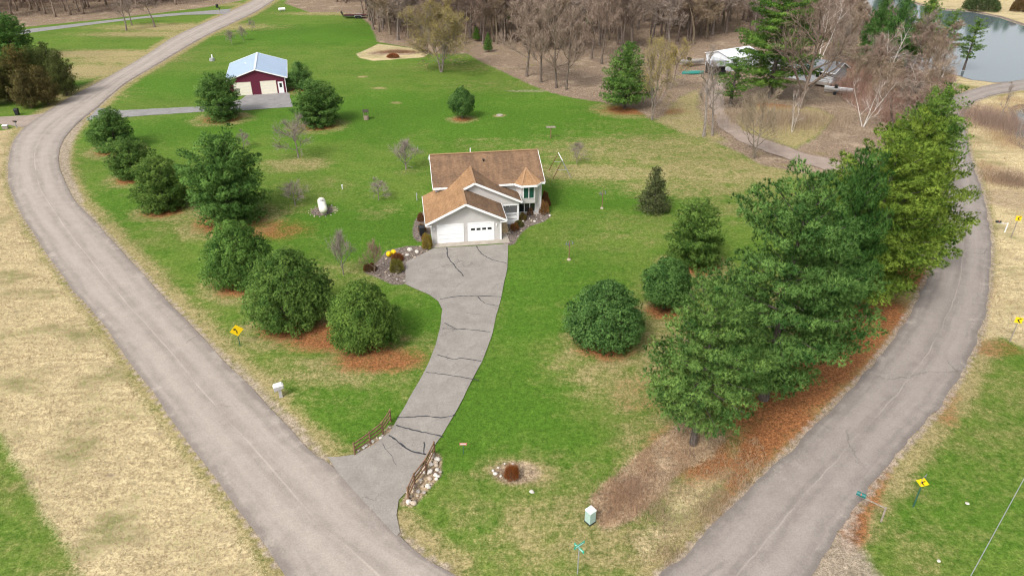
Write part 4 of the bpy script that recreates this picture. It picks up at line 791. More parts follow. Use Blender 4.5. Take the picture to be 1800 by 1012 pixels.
bt('bare_tree', 'thin tall bare sapling rising out of the brush by the small pond', 1757, 214, 152, 22, SLIM[1], H=7.0)
c = G(1390, 205); blades('tan_brush', [(c[0]-2+a*7, c[1]-2+b*4.5) for a, b in r_.normal(0, .7, (8000, 2))], .5, 2.0, .03, .35, 10, TWIG, 'tan leafless brush in front of the bare oak and lane', 'brush', (1.25, 1.15, .95))
c = G(700, 92); blades('brush_pile', [(c[0]+a*4.5, c[1]+b*1.3) for a, b in r_.normal(0, .5, (3500, 2))], .2, 1.1, .035, .9, 11, WEED, 'low heap of brown brush on the tan island at the lawn edge', 'brush pile', (.8, .65, .6))

# ------------------------------------------------------------------ shrubs
def shrub_mesh(seed, n, flat=1.0, blen=.14, bw=.035, up=.4):
    r = np.random.RandomState(seed); d = unit(r.normal(0, 1, (n, 3))); d[:, 2] = np.abs(d[:, 2])*1.0; rad_ = r.uniform(.70, .95, (n, 1))*(1+.12*np.sin(d[:, :1]*5+d[:, 1:2]*4))
    P = d*rad_; P[:, 2] = P[:, 2]*flat+.05; d2 = unit(d+r.normal(0, .5, (n, 3))+np.array([0, 0, up])); sd = unit(np.cross(d2, r.normal(0, 1, (n, 3))))
    V = np.stack([P-sd*bw/2, P+sd*bw/2, P+d2*blen*r.uniform(.7, 1.3, (n, 1))], 1).reshape(-1, 3); return npmesh('foliage', V, np.arange(3*n).reshape(-1, 3), np.repeat(r.uniform(0, 1, n), 3))
SH = [shrub_mesh(1, 5200, 1.0), shrub_mesh(2, 5200, .8, .16), shrub_mesh(3, 4200, .9, .34, .02, .9), shrub_mesh(4, 1500, .8, .55, .03, 1.2)]
core = MB(); 
for az in range(9): core.tube([(0, 0, -.05), (math.cos(az*.7)*.35, math.sin(az*.7)*.35, .4), (math.cos(az*.7)*.6, math.sin(az*.7)*.6, .75)], [.04, .025, .01], 4)
CORE = core.mesh('stems')
def shrub(u, v, w, h, ms, tint, lab, name='shrub', cat='shrub'):
    c = G(u, v); R_ = w*depth(c)/FPX/2; t = thing(name, lab, cat, (c[0], c[1], 0), rr.uniform(0, 6), None, (R_, R_, h))
    a = link('foliage', ms, SHRUB, t); a.color = (*[x*1.3 for x in tint], 1); link('stems', CORE, GBARK, t); return t
shrub(751, 436, 19, 1.7, SH[0], (1.2, 1.35, .6), 'tall orange-green shrub at the left front corner of the garage', 'arborvitae', 'shrub')
shrub(742, 407, 14, 1.1, SH[1], (.95, .75, .6), 'brown shrub against the middle of the left garage wall')
shrub(740, 388, 13, 1.1, SH[1], (.8, .6, .5), 'dark brown shrub at the back of the left garage wall')
shrub(746, 420, 11, .7, SH[1], (.9, .62, .5), 'low reddish shrub between dark bin and orange-green shrub')
shrub(955, 374, 20, 1.55, SH[0], (1.05, .85, .6), 'biggest round brown shrub at the right front corner of the house')
shrub(961, 362, 14, 1.2, SH[0], (.9, .62, .5), 'middle round brown shrub along the right end of the house')
shrub(958, 351, 12, 1.1, SH[0], (.85, .6, .5), 'farthest round brown shrub along the right end of the house')
shrub(931, 376, 14, .95, SH[0], (.75, .6, .5), 'dark brown shrub below the lower house windows')
shrub(919, 386, 14, 1.0, SH[1], (.75, .85, .5), 'greenish shrub beside the porch post')
shrub(912, 397, 18, .8, SH[1], (.5, .75, .45), 'dark green low shrub in front of the porch')
shrub(905, 404, 15, .8, SH[2], (.95, .65, .45), 'brown dry grass clump beside the concrete walk', 'ornamental_grass', 'grass clump')
shrub(697, 476, 26, 1.3, SH[0], (.80, 1.15, .5), 'round green-topped shrub on the bed left of the driveway', 'arborvitae', 'shrub')
shrub(699, 457, 22, .9, SH[1], (1.0, .62, .45), 'flat rust-brown shrub behind the green-topped round one')
shrub(651, 474, 24, .8, SH[1], (.6, .5, .45), 'low dark brown shrub at the left end of the driveway bed')
shrub(900, 840, 25, 1.05, SH[3], (1.15, .60, .36), 'rust-red dry grass tuft alone in a stone ring on the front lawn', 'ornamental_grass', 'grass clump')
shrub(691, 101, 22, 1.0, SH[1], (1.3, .8, .65), 'reddish brown shrub on the tan island at the lawn edge')
shrub(1726, 18, 60, 5, SH[1], (.35, .75, .55), 'dark evergreen clump on the far bank of the pond', 'evergreen_shrub')
shrub(1790, 20, 30, 4, SH[1], (.6, .6, .5), 'brown brush clump on the far bank at the right edge')
shrub(1652, 300, 26, 1.6, SH[2], (1, .85, .7), 'bare brush tuft on the road edge under the last roadside pine')
c = G(1775, 318); blades('marsh_brush', [(c[0]+a*3.2, c[1]+b*3.0) for a, b in r_.normal(0, .5, (2200, 2))], .3, 1.1, .03, .5, 12, TWIG, 'low brown brush in the marsh grass right of the side road', 'brush', (.95, .8, .7))
bt('bare_shrub', 'tall feathery bare shrub on the bed left of the driveway', 658, 482, 432, 46, ORCH[1], tint=((1, .9, .8), (1.1, .88, .78)))

# ------------------------------------------------------------------ the house
YAW = rad(8.7)
house = thing('house', 'grey-sided house with brown shingle roof, attached garage and porch', 'house', (-8.84, 70.89, 0), YAW)
def zmain(y): return 4.2+.447*(y-5.96) if y <= 11 else 6.453-.447*(y-11)
def zl(x): return 2.7+.483*(x+.63)
XR = 3.82; ZR = zl(XR); XU = 5.25; ZU = zl(XU); SU = (ZU-2.95)/(10.65-XU)
mb = MB()
mb.prism([(0, 0, -.1), (7.65, 0, -.1), (7.65, 0, 2.82), (XR, 0, ZR-.22), (0, 0, 2.82)], (0, 7.1, 0)); gw = mb.build('garage_wall', SIDING, house)
mb = MB(); mb.prism([(.95, 6.4, -.1), (.95, 15.6, -.1), (.95, 15.6, 4.25), (.95, 11, 6.25), (.95, 6.4, 4.25)], (12.5, 0, 0)); mb.build('main_wall', SIDING, house)
mb = MB(); mb.prism([(3.9, 3.9, 2.5), (10.35, 3.9, 2.5), (10.35, 3.9, 2.98), (XU, 3.9, ZU-.15), (3.9, 3.9, zl(3.9)-.15)], (0, .14, 0)); mb.build('entry_gable_wall', SIDING, house)
mb = MB(); mb.prism([(10.95, 5.72, 1.75), (12.6, 5.72, 1.75), (13.12, 6.38, 1.75), (10.43, 6.38, 1.75)], (0, 0, 2.4)); mb.build('bay_wall', SIDING, house)
def slab(mb, pts, t=.14): mb.prism([(p[0], p[1], p[2]-t) for p in pts], (0, 0, t))
mb = MB(); x0, x1 = .62, 13.78
slab(mb, [(x0, 5.96, 4.2), (x1, 5.96, 4.2), (x1, 11, 6.453), (x0, 11, 6.453)]); slab(mb, [(x0, 11.0, 6.453), (x1, 11.0, 6.453), (x1, 16.04, 4.2), (x0, 16.04, 4.2)])
mr = mb.build('main_roof', SHINGD, house)
mb = MB(); L = lambda x, y: (x, y, zl(x))
slab(mb, [L(-.63, -.7), L(XR, -.7), L(XR, 3.5), L(XU, 3.5), (XU, 9.0, ZU), (2.47, 5.98, 4.2), L(2.4, 6.38), L(.9, 6.38), L(.9, 7.4), L(-.63, 7.4)])
gr = mb.build('garage_roof', SHING, house)
mb = MB(); slab(mb, [(XR, -.7, ZR), (8.27, -.7, 2.7), (8.27, 3.88, 2.7), (XR, 3.88, ZR)]); mb.build('garage_roof_slope', SHINGD, house)
mb = MB(); zu = lambda x: ZU-SU*(x-XU); slab(mb, [(XU, 3.5, ZU), (10.65, 3.5, zu(10.65)), (10.65, 6.38, zu(10.65)), (8.2, 6.38, zu(8.2)), (8.2, 5.98, zu(8.2)), (XU, 9.0, ZU)]); mb.build('entry_roof_slope', SHINGD, house)
mb = MB(); ap = (11.85, 8.2, zmain(8.2)+.06); B = [(10.1, 5.93, 4.23), (10.85, 5.22, 4.16), (12.72, 5.22, 4.16), (13.42, 5.93, 4.23)]
for i in range(3): mb.add([B[i], B[i+1], ap, (B[i][0], B[i][1], B[i][2]-.12), (B[i+1][0], B[i+1][1], B[i+1][2]-.12), (ap[0], ap[1], ap[2]-.3)], [(0, 1, 2), (3, 5, 4), (0, 3, 4, 1)])
br = mb.build('bay_roof', SHING, house)
mb = MB()
for i in (1, 2): mb.bar(tuple(np.array(B[i])+[0, 0, .03]), tuple(np.array(ap)+[0, 0, .03]), .2, .05)
mb.build('hip_cap', simple('light_ridge_shingles', (.33, .20, .11), .9, .15), br)
RC = simple('ridge_cap_shingles', (.31, .185, .10), .9, .15)
MB().bar((x0, 11, 6.49), (x1, 11, 6.49), .3, .06).build('ridge_cap', RC, mr)
MB().bar((XR, -.7, ZR+.03), (XR, 3.85, ZR+.03), .26, .06).bar((XU, 3.5, ZU+.03), (XU, 8.9, ZU+.03), .26, .06).build('ridge_cap', RC, gr)
# fascia and gutters
F_ = MB()
def fb(p, q, h=.24, th=.05, dz=-.10): F_.bar((p[0], p[1], p[2]+dz), (q[0], q[1], q[2]+dz), th, h)
fb((-.66, -.73, 2.7), (XR, -.73, ZR)); fb((XR, -.73, ZR), (8.30, -.73, 2.7)); fb((8.30, -.7, 2.7), (8.30, 3.9, 2.7)); fb((-.66, -.7, 2.7), (-.66, 7.4, 2.7))
fb((3.95, 3.47, zl(3.95)), (XU, 3.47, ZU)); fb((XU, 3.47, ZU), (10.68, 3.47, zu(10.65))); fb((10.68, 3.5, zu(10.65)), (10.68, 6.35, zu(10.65)))
fb((x0-.03, 5.96, 4.2), (x0-.03, 11, 6.453)); fb((x0-.03, 11, 6.453), (x0-.03, 16.04, 4.2)); fb((x1+.03, 5.96, 4.2), (x1+.03, 11, 6.453)); fb((x1+.03, 11, 6.453), (x1+.03, 16.04, 4.2))
fb((x0, 5.93, 4.2), (2.3, 5.93, 4.2)); fb((8.3, 5.93, 4.2), (10.05, 5.93, 4.2)); 
for i in range(3): fb((B[i][0], B[i][1]-.03, B[i][2]), (B[i+1][0], B[i+1][1]-.03, B[i+1][2]))
fb((13.42, 5.93, 4.2), (x1, 5.93, 4.2)); fb((x0, 16.07, 4.2), (x1, 16.07, 4.2))
F_.box(-.62, .02, -.70, -.02, 2.42, 2.5); F_.box(7.63, 8.26, -.70, -.02, 2.42, 2.5)
F_.build('fascia', WHITE, house)
mb = MB()   # corner boards
for x in (-.012, 7.592): mb.box(x, x+.07, -.012, .06, -.1, 2.55)
mb.box(13.40, 13.47, 6.385, 6.46, -.1, 4.1); mb.build('corner_board', WHITE, house)
for k, (a, b) in enumerate([(.72, 3.42), (4.12, 6.82)]):
    d = MB().box(a, b, -.035, .02, 0.01, 2.13).build('garage_door', DOORW, house)
    MB().box(a-.13, a-.002, -.05, .02, 0, 2.27).box(b+.002, b+.13, -.05, .02, 0, 2.27).box(a-.002, b+.002, -.05, .02, 2.14, 2.27).build('door_frame', WHITE, d)
    if k:
        for j in range(4): MB().box(a+.22+j*.62, a+.66+j*.62, -.045, -.03, 1.36, 1.62).build('window_pane', GLASS, d)
    else:
        MB().box(a+.02, b-.02, -.041, -.03, .53, .545).box(a+.02, b-.02, -.041, -.03, 1.06, 1.075).build('panel_seam', GREY, d)
for x in (.28, 7.2): 
    l = MB().taper(x, -.07, 1.75, 2.0, .05, .05, .085, .06).build('wall_lamp', WHITE, house)
# porch
mb = MB(); mb.box(7.66, 10.35, 3.92, 6.38, .02, .55); mb.build('porch_floor', WHITE, house)
MB().box(10.16, 10.34, 3.93, 4.1, .55, 2.5).build('porch_post', WHITE, house)
MB().box(7.66, 10.35, 3.88, 4.06, 2.36, 2.52).build('porch_beam', WHITE, house)
mb = MB(); mb.box(8.85, 10.14, 3.96, 4.02, 1.30, 1.38).box(8.85, 10.14, 3.96, 4.02, .68, .95).box(8.85, 8.93, 3.95, 4.03, .56, 1.45)
for k in range(10): mb.box(8.98+k*.12, 9.01+k*.12, 3.975, 4.005, .95, 1.30)
mb.build('porch_railing', WHITE, house)
MB().box(7.75, 8.82, 1.9, 3.90, .18, .40).box(7.85, 8.75, 1.45, 1.9, .02, .20).build('deck_step', TANWOOD, house)
d = MB().box(8.0, 8.95, 6.33, 6.42, .56, 2.62).build('front_door', WHITE, house); MB().box(8.2, 8.75, 6.315, 6.328, 1.25, 2.4).build('window_pane', GLASS, d); MB().box(8.82, 8.88, 6.27, 6.32, 1.45, 1.52).build('handle', STEEL, d)
w = MB().box(9.12, 9.62, 6.345, 6.42, 1.05, 2.45).build('window', WHITE, house); MB().box(9.2, 9.54, 6.33, 6.343, 1.13, 2.37).build('window_pane', GLASS, w)
w = MB().box(11.15, 12.48, 5.66, 5.73, 2.35, 3.85).build('window', WHITE, house)
for a in (11.22, 11.86): MB().box(a, a+.55, 5.645, 5.658, 2.42, 3.78).build('window_pane', GGLASS, w)
w = MB().box(10.72, 12.75, 6.33, 6.41, .35, 1.52).build('window', WHITE, house)
for a in (10.79, 11.45, 12.11): MB().box(a, a+.57, 6.315, 6.328, .42, 1.45).build('window_pane', GLASS, w)
MB().cyl(5.6, 11.6, 6.0, 6.85, .07).build('vent_pipe', WHITE, house); MB().cyl(6.95, 9.6, 5.6, 6.05, .08).taper(6.95, 9.6, 6.05, 6.12, .14, .14, .10, .10).build('roof_vent', BLACK, house)
MB().tube([(7.72, -.05, .05), (7.72, -.05, 2.45), (8.2, -.55, 2.55)], [.05]*3, 6).build('downspout', WHITE, house)
o = MB().box(-.15, 7.9, -.95, -.02, -.02, .055).box(7.9, 8.55, -.95, 1.4, -.02, .05).box(7.78, 9.0, 1.4, 1.9, -.02, .05).build('concrete_apron', CONC); o.location = house.location; o.rotation_euler = house.rotation_euler; tag(o, kind='structure')

# ------------------------------------------------------------------ barn
barn = thing('barn', 'maroon steel barn with pale blue roof and two cream doors', 'barn', (-42.77, 135.77, 0), rad(15.5))
MB().prism([(-10.2, 0, -.1), (0, 0, -.1), (0, 0, 2.95), (-5.1, 0, 4.6), (-10.2, 0, 2.95)], (0, 14.6, 0)).build('wall', MAROON, barn)
mb = MB(); slab(mb, [(-5.1, -.35, 4.72), (.45, -.35, 2.92), (.45, 14.9, 2.92), (-5.1, 14.9, 4.72)], .1); slab(mb, [(-10.65, -.35, 2.92), (-5.1, -.35, 4.72), (-5.1, 14.9, 4.72), (-10.65, 14.9, 2.92)], .1); brf = mb.build('roof', BLUEROOF, barn)
MB().bar((-5.1, -.36, 4.76), (-5.1, 14.92, 4.76), .35, .05).build('ridge_cap', simple('pale_steel', (.62, .68, .74), .4, .05), brf)
MB().tube([(-7.2, 8.5, 4.0), (-7.2, 8.5, 4.25)], [.12, .12], 8).build('roof_vent', WHITE, brf)
mb = MB()
for y in (-.38, 14.93): mb.bar((-10.68, y, 2.85), (-5.1, y, 4.66), .05, .2); mb.bar((-5.1, y, 4.66), (.48, y, 2.85), .05, .2)
mb.bar((.48, -.35, 2.85), (.48, 14.9, 2.85), .05, .18); mb.bar((-10.68, -.35, 2.85), (-10.68, 14.9, 2.85), .05, .18); mb.build('trim', WHITE, brf)
MB().box(-.09, .015, -.015, .09, -.1, 2.85).box(-10.215, -10.11, -.015, .09, -.1, 2.85).build('corner_trim', WHITE, barn)
for a, b in ((-9.25, -6.3), (-4.5, -1.78)):
    d = MB().box(a, b, -.03, .03, .01, 2.35).build('overhead_door', CREAM, barn)
    MB().box(a-.08, a-.002, -.04, .03, 0, 2.43).box(b+.002, b+.08, -.04, .03, 0, 2.43).box(a-.002, b+.002, -.04, .03, 2.36, 2.43).build('door_frame', simple('cream_trim', (.6, .56, .45), .5, .05), d)
d = MB().box(-1.42, -.46, -.035, .03, .02, 2.12).build('entry_door', WHITE, barn); MB().box(-1.16, -.72, -.05, -.034, 1.1, 1.85).build('window_pane', GLASS, d); MB().box(-.6, -.54, -.08, -.036, .95, 1.02).build('handle', STEEL, d)

# ------------------------------------------------------------------ neighbour house, garage and their things
nh = thing('house', 'long white neighbour house with grey shingle roof behind the bare oak', 'house', (62.9, 141.2, 0), rad(45))
# local x = gable direction, local y = long direction
MB().prism([(0, 0, -.1), (6.2, 0, -.1), (6.2, 0, 2.5), (3.1, 0, 3.75), (0, 0, 2.5)], (0, 15, 0)).build('wall', mat_siding('white_siding', (.54, .57, .60), .15), nh)
mb = MB(); slab(mb, [(-.5, -.4, 2.42), (3.1, -.4, 3.9), (3.1, 15.4, 3.9), (-.5, 15.4, 2.42)]); slab(mb, [(3.1, -.4, 3.9), (6.7, -.4, 2.42), (6.7, 15.4, 2.42), (3.1, 15.4, 3.9)]); nr = mb.build('roof', GSHING, nh)
MB().bar((-.53, -.43, 2.35), (3.1, -.43, 3.82), .05, .2).bar((3.1, -.43, 3.82), (6.73, -.43, 2.35), .05, .2).bar((-.53, -.4, 2.35), (-.53, 15.4, 2.35), .05, .18).build('fascia', WHITE, nr)
for y in (2.0, 4.6, 9.5):
    w = MB().box(-.06, .02, y, y+1.6, 1.0, 2.15).build('window', WHITE, nh); MB().box(-.075, -.062, y+.08, y+.78, 1.08, 2.07).box(-.075, -.062, y+.84, y+1.52, 1.08, 2.07).build('window_pane', GLASS, w)
d = MB().box(-.05, .02, 7.2, 8.1, .05, 2.1).build('door', WHITE, nh)
MB().box(-2.4, -.05, -.2, 2.6, .3, .42).box(-2.35, -2.25, -.15, -.05, -.05, 1.2).box(-2.35, -2.25, 2.45, 2.55, -.05, 1.2).box(-2.35, -2.28, -.15, 2.55, 1.15, 1.22).build('deck', GREYWOOD, nh)
ng = thing('garage', 'white metal garage with white roof half hidden behind the tall layered pine', 'garage', (46.0, 153.2, 0), rad(33))
MB().prism([(0, 0, -.1), (0, 7, -.1), (0, 7, 2.6), (0, 3.5, 3.5), (0, 0, 2.6)], (9, 0, 0)).build('wall', mat_siding('white_metal_siding', (.68, .71, .75), .23, True), ng)
mb = MB(); slab(mb, [(-.3, -.3, 2.6), (9.3, -.3, 2.6), (9.3, 3.5, 3.62), (-.3, 3.5, 3.62)], .1); slab(mb, [(-.3, 3.5, 3.62), (9.3, 3.5, 3.62), (9.3, 7.3, 2.6), (-.3, 7.3, 2.6)], .1); mb.build('roof', simple('white_steel_roof', (.78, .80, .83), .4, .05), ng)
MB().box(-.04, .02, 2.0, 5.2, .02, 2.1).build('overhead_door', simple('pale_grey_door', (.5, .54, .58), .5, .05), ng)
def hull(mb, L, w, h, z, n=14, open_=True):
    rings = []
    for i in range(n+1):
        t = i/n; k = math.sin(math.pi*min(1, max(0.02, t)))**.55 if open_ else math.sin(math.pi*(.03+.94*t))**.5; x = (t-.5)*L; rise = .25*h*abs(2*t-1)**3
        rings.append([(x, -w/2*k, z+h+rise), (x, -w*.42*k, z+h*.35+rise*.6), (x, 0, z+rise*.5), (x, w*.42*k, z+h*.35+rise*.6), (x, w/2*k, z+h+rise)])
    vs = [p for r in rings for p in r]; fs = [(i*5+j, (i+1)*5+j, (i+1)*5+j+1, i*5+j+1) for i in range(n) for j in range(4)]; mb.add(vs, fs)
    return rings
def boat(u, v, L, rz, lab, hullm, deckm, cat='boat', name='boat', trailer=True):
    c = G(u, v); t = thing(name, lab, cat, c, rz); mb = MB(); z = .55 if trailer else .02; R_ = hull(mb, L, L*.3, L*.13, z); mb.build('hull', hullm, t, True)
    mb = MB(); n = len(R_); mb.add([p for r in R_ for p in (r[0], r[4])], [(i*2, i*2+2, i*2+3, i*2+1) for i in range(n-1)]); o = mb.build('deck', deckm, t); o.location = (0, 0, -.08)
    if trailer:
        MB().box(-.35*L+1, -.30*L+1.3, -L*.1, L*.1, z+L*.13, z+L*.13+.5).build('windscreen', GLASS, t)
        MB().bar((-L*.5, 0, .45), (L*.62, 0, .45), .12, .1).bar((-L*.1, -L*.15, .42), (-L*.1, L*.15, .42), .1, .1).build('trailer_frame', STEEL, t)
        for s in (-1, 1): MB().tube([(-L*.1, s*L*.16-.09, .3), (-L*.1, s*L*.16+.09, .3)], [.3, .3], 14).build('wheel', BLACK, t)
    return t
boat(1215, 116, 5.4, 1.9, 'grey boat cluttered with gear on a trailer at the edge of the wood', BOATW, GREY, rz if False else 'boat') if False else boat(1215, 116, 5.4, .15, 'grey open boat on a trailer at the edge of the leaf-covered clearing', BOATW, GREYWOOD)
boat(1472, 166, 5.0, -.45, 'white boat on a trailer in front of the neighbour house corner', WHITE, GREY)
c = G(1218, 130); t = thing('canoe', 'teal green canoe turned upside down on the leaves near the dirt lane', 'canoe', (c[0], c[1], .62), .05); mb = MB(); hull(mb, 4.6, 1.0, .5, 0); o = mb.build('hull', CANOE, t, True); o.rotation_euler = (math.pi, 0, 0)
MB().tube([(-2.2, 0, .0), (0, 0, -.02), (2.2, 0, .0)], [.03, .05, .03], 6).build('keel', simple('pale_teal', (.08, .30, .27), .4, .1), t)
c = G(1260, 131); t = thing('lean_to_shed', 'low dark open shed with grey sheet roof beside the dirt lane', 'shed', c, .12)
MB().prism([(-2.0, -1.6, 1.95), (2.4, -1.6, 1.95), (2.4, 1.8, 2.35), (-2.0, 1.8, 2.35)], (0, 0, .1)).build('roof', simple('grey_sheet', (.24, .235, .25), .6, .12), t)
for x in (-1.9, 2.3):
    for y in (-1.5, 1.7): MB().box(x-.06, x+.06, y-.06, y+.06, -.05, 2.0).build('post', GREYWOOD, t)
MB().box(-1.95, 2.35, 1.6, 1.72, 0, 2.1).build('back_wall', simple('dark_boards', (.06, .05, .045), .85, .2), t); MB().box(-1.4, 1.6, -.6, 1.2, 0, .9).build('stored_load', simple('dark_tarp', (.03, .03, .032), .6, .2), t)
c = G(1258, 110); mb = MB()
for k in range(5): mb.box(-1.6+.05*k, 1.6-.1*k, -.5+.02*k, .5, .18*k, .18*k+.15)
o = mb.build('lumber_stack', simple('yellow_lumber', (.45, .30, .12), .8, .3, 2)); o.location = c; tag(o, 'low stack of yellowish lumber behind the dark open shed', 'lumber')
# flatbed trailer at the lawn edge
c = G(624, 32); t = thing('utility_trailer', 'dark flatbed trailer with raised ramp and grey fenders at the back of the lawn', 'trailer', c, .05)
MB().box(-3.2, 3.0, -1.1, 1.1, .62, .78).build('deck', RUST, t); MB().box(-3.2, 3.0, -1.16, -1.1, .55, .9).box(-3.2, 3.0, 1.1, 1.16, .55, .9).bar((3.0, -1, .65), (4.6, 0, .6), .12, .12).bar((3.0, 1, .65), (4.6, 0, .6), .12, .12).build('frame', BLACK, t)
mb = MB(); 
for k in range(6): mb.bar((-3.2-.1, -1+.4*k, .75), (-3.9, -1+.4*k, 1.75), .06, .06)
mb.bar((-3.9, -1, 1.75), (-3.9, 1, 1.75), .08, .08); mb.build('ramp', BLACK, t)
for s in (-1, 1):
    for x in (.6, 1.6):
        MB().tube([(x, s*1.32-.1, .36), (x, s*1.32+.1, .36)], [.36, .36], 14).build('wheel', BLACK, t)
    MB().prism([(-.1, s*1.32-.14, .5), (.1, s*1.32-.14, .85), (.5, s*1.32-.14, .98), (1.7, s*1.32-.14, .98), (2.1, s*1.32-.14, .85), (2.3, s*1.32-.14, .5), (2.2, s*1.32-.14, .5), (1.7, s*1.32-.14, .9), (.5, s*1.32-.14, .9), (0, s*1.32-.14, .5)], (0, .28, 0)).build('fender', STEEL, t)

# ------------------------------------------------------------------ yard objects
c = G(568, 371); t = thing('propane_tank', 'white propane tank lying lengthwise inside a ring of stones on the lawn', 'propane tank', c, rad(108))
pts = []; rd = []
for k in range(9): a = math.pi/2*k/8; pts.append((-1.25-.45*math.cos(a), 0, .78)); rd.append(max(.02, .5*math.sin(a)))
for k in range(8, -1, -1): a = math.pi/2*k/8; pts.append((1.25+.45*math.cos(a), 0, .78)); rd.append(max(.02, .5*math.sin(a)))
MB().tube(pts, rd, 20).build('tank', TANK, t, True); MB().tube([(.2, 0, 1.24), (.2, 0, 1.42), (.2, 0, 1.46)], [.2, .2, .1], 12).build('dome_lid', GREY, t)
for x in (-.9, .9): MB().box(x-.12, x+.12, -.35, .35, -.05, .36).build('foot', CONC, t)
def rockmesh(seed):
    r = np.random.RandomState(seed); import bmesh; bm = bmesh.new(); bmesh.ops.create_icosphere(bm, subdivisions=2, radius=1)
    k = r.normal(0, 1, (5, 3)); s = r.uniform(.75, 1.15, 3)
    for v in bm.verts:
        p = np.array(v.co); f = 1+sum(.07*math.sin(2.2*p@q+i) for i, q in enumerate(k)); v.co = Vector(p*f*s*np.array([1, 1, .72]))
    me = bpy.data.meshes.new('field_stone'); bm.to_mesh(me); bm.free(); return me
RM = []
for m_ in range(4):
    for s in range(3): me = rockmesh(m_*10+s); me.materials.append(ROCKM[m_]); RM.append(me)
def rock(x, y, s, lab, grp, pick=None, z=None):
    o = bpy.data.objects.new('field_stone', RM[rr.randrange(12) if pick is None else pick*3+rr.randrange(3)]); COL.objects.link(o); o.location = (x, y, s*.35 if z is None else z); o.scale = (s, s*rr.uniform(.8, 1.1), s*rr.uniform(.8, 1.1)); o.rotation_euler = (rr.uniform(-.3, .3), rr.uniform(-.3, .3), rr.uniform(0, 6.28)); tag(o, lab, 'stone', grp)
for (x, y) in scatter(gp(STONE_R), .40, 11, 160): rock(x, y, rr.uniform(.08, .21), 'rounded field stone in the bed behind the right driveway fence', 'stones behind the right driveway fence', rr.choice([0, 0, 1, 2, 2, 3]))
for (x, y) in scatter(gp(STONE_L), .42, 12, 70): rock(x, y, rr.uniform(.08, .17), 'small field stone in the strip below the left driveway fence', 'stones below the left driveway fence', rr.choice([0, 0, 1, 2]))
for (x, y) in scatter(gp(BED1), .95, 13, 40): rock(x, y, rr.uniform(.06, .16), 'field stone in the rock bed left of the driveway top', 'stones of the bed left of the driveway', rr.choice([1, 0, 3, 1]))
for (x, y) in scatter(gp(BED2), .8, 14, 40): rock(x, y, rr.uniform(.06, .16), 'field stone in the bed beside the porch and walk', 'stones of the bed beside the porch', rr.choice([1, 2, 0, 3]))
for u, v, s, l in [(720, 440, .30, 'large white boulder at the left front of the garage bed'), (716, 449, .20, 'grey white boulder just below the large white one'), (733, 444, .25, 'flat pinkish boulder right of the large white one')]:
    c = G(u, v); rock(c[0], c[1], s, l, None, 2)
for k in range(16): c = G(568, 371); a = 6.283*k/16; rock(c[0]+math.cos(a)*1.75, c[1]+math.sin(a)*1.75, rr.uniform(.06, .11), 'small stone of the ring around the propane tank', 'stones around the propane tank', rr.choice([0, 1]))
for u, v, s in [(867, 828, .12), (871, 833, .15), (876, 822, .09), (880, 837, .10), (902, 816, .12), (887, 815, .08)]: c = G(u, v); rock(c[0], c[1], s, 'small pale stone beside the rust-red grass tuft', 'stones beside the rust-red grass tuft', 2)
c = G(935, 865); rock(c[0], c[1], .16, 'single white stone on the front lawn below the rust-red grass tuft', None, 2)
c = G(1700, 885); rock(c[0], c[1], .12, 'white stone on the lawn left of the overhead cables', None, 2)
c = G(1650, 986); rock(c[0], c[1], .09, 'tiny white stone low on the lawn beside the cables', None, 2)
c = G(878, 203); o = MB().cyl(0, 0, -.05, .12, .55, 14).build('cover_slab', CONC); o.location = c; tag(o, 'round tan concrete cover lying in the back lawn', 'cover slab')
# driveway fences
def fence(px, lab, rails=3, H=1.05):
    W_ = [np.array([*G(u, v)[:2], 0]) for u, v in px]; t = thing('rail_fence', lab, 'fence', W_[0])
    for p in W_: q = p-W_[0]; MB().tube([(q[0], q[1], -.1), (q[0], q[1], H+.08)], [.075, .06], 7).build('post', WOOD, t)
    for k in range(rails):
        z = H-.04-k*.34; mb = MB()
        for a, b in zip(W_[:-1], W_[1:]): a = a-W_[0]; b = b-W_[0]; mb.bar((a[0], a[1], z), (b[0], b[1], z), .06, .10)
        mb.build('rail', WOOD, t)
fence([(624, 799), (651, 780), (673, 762), (687, 740)], 'brown rail fence left of the driveway mouth')
fence([(718, 878), (729, 853), (749, 827), (764, 797)], 'brown rail fence right of the driveway mouth, before the stones')
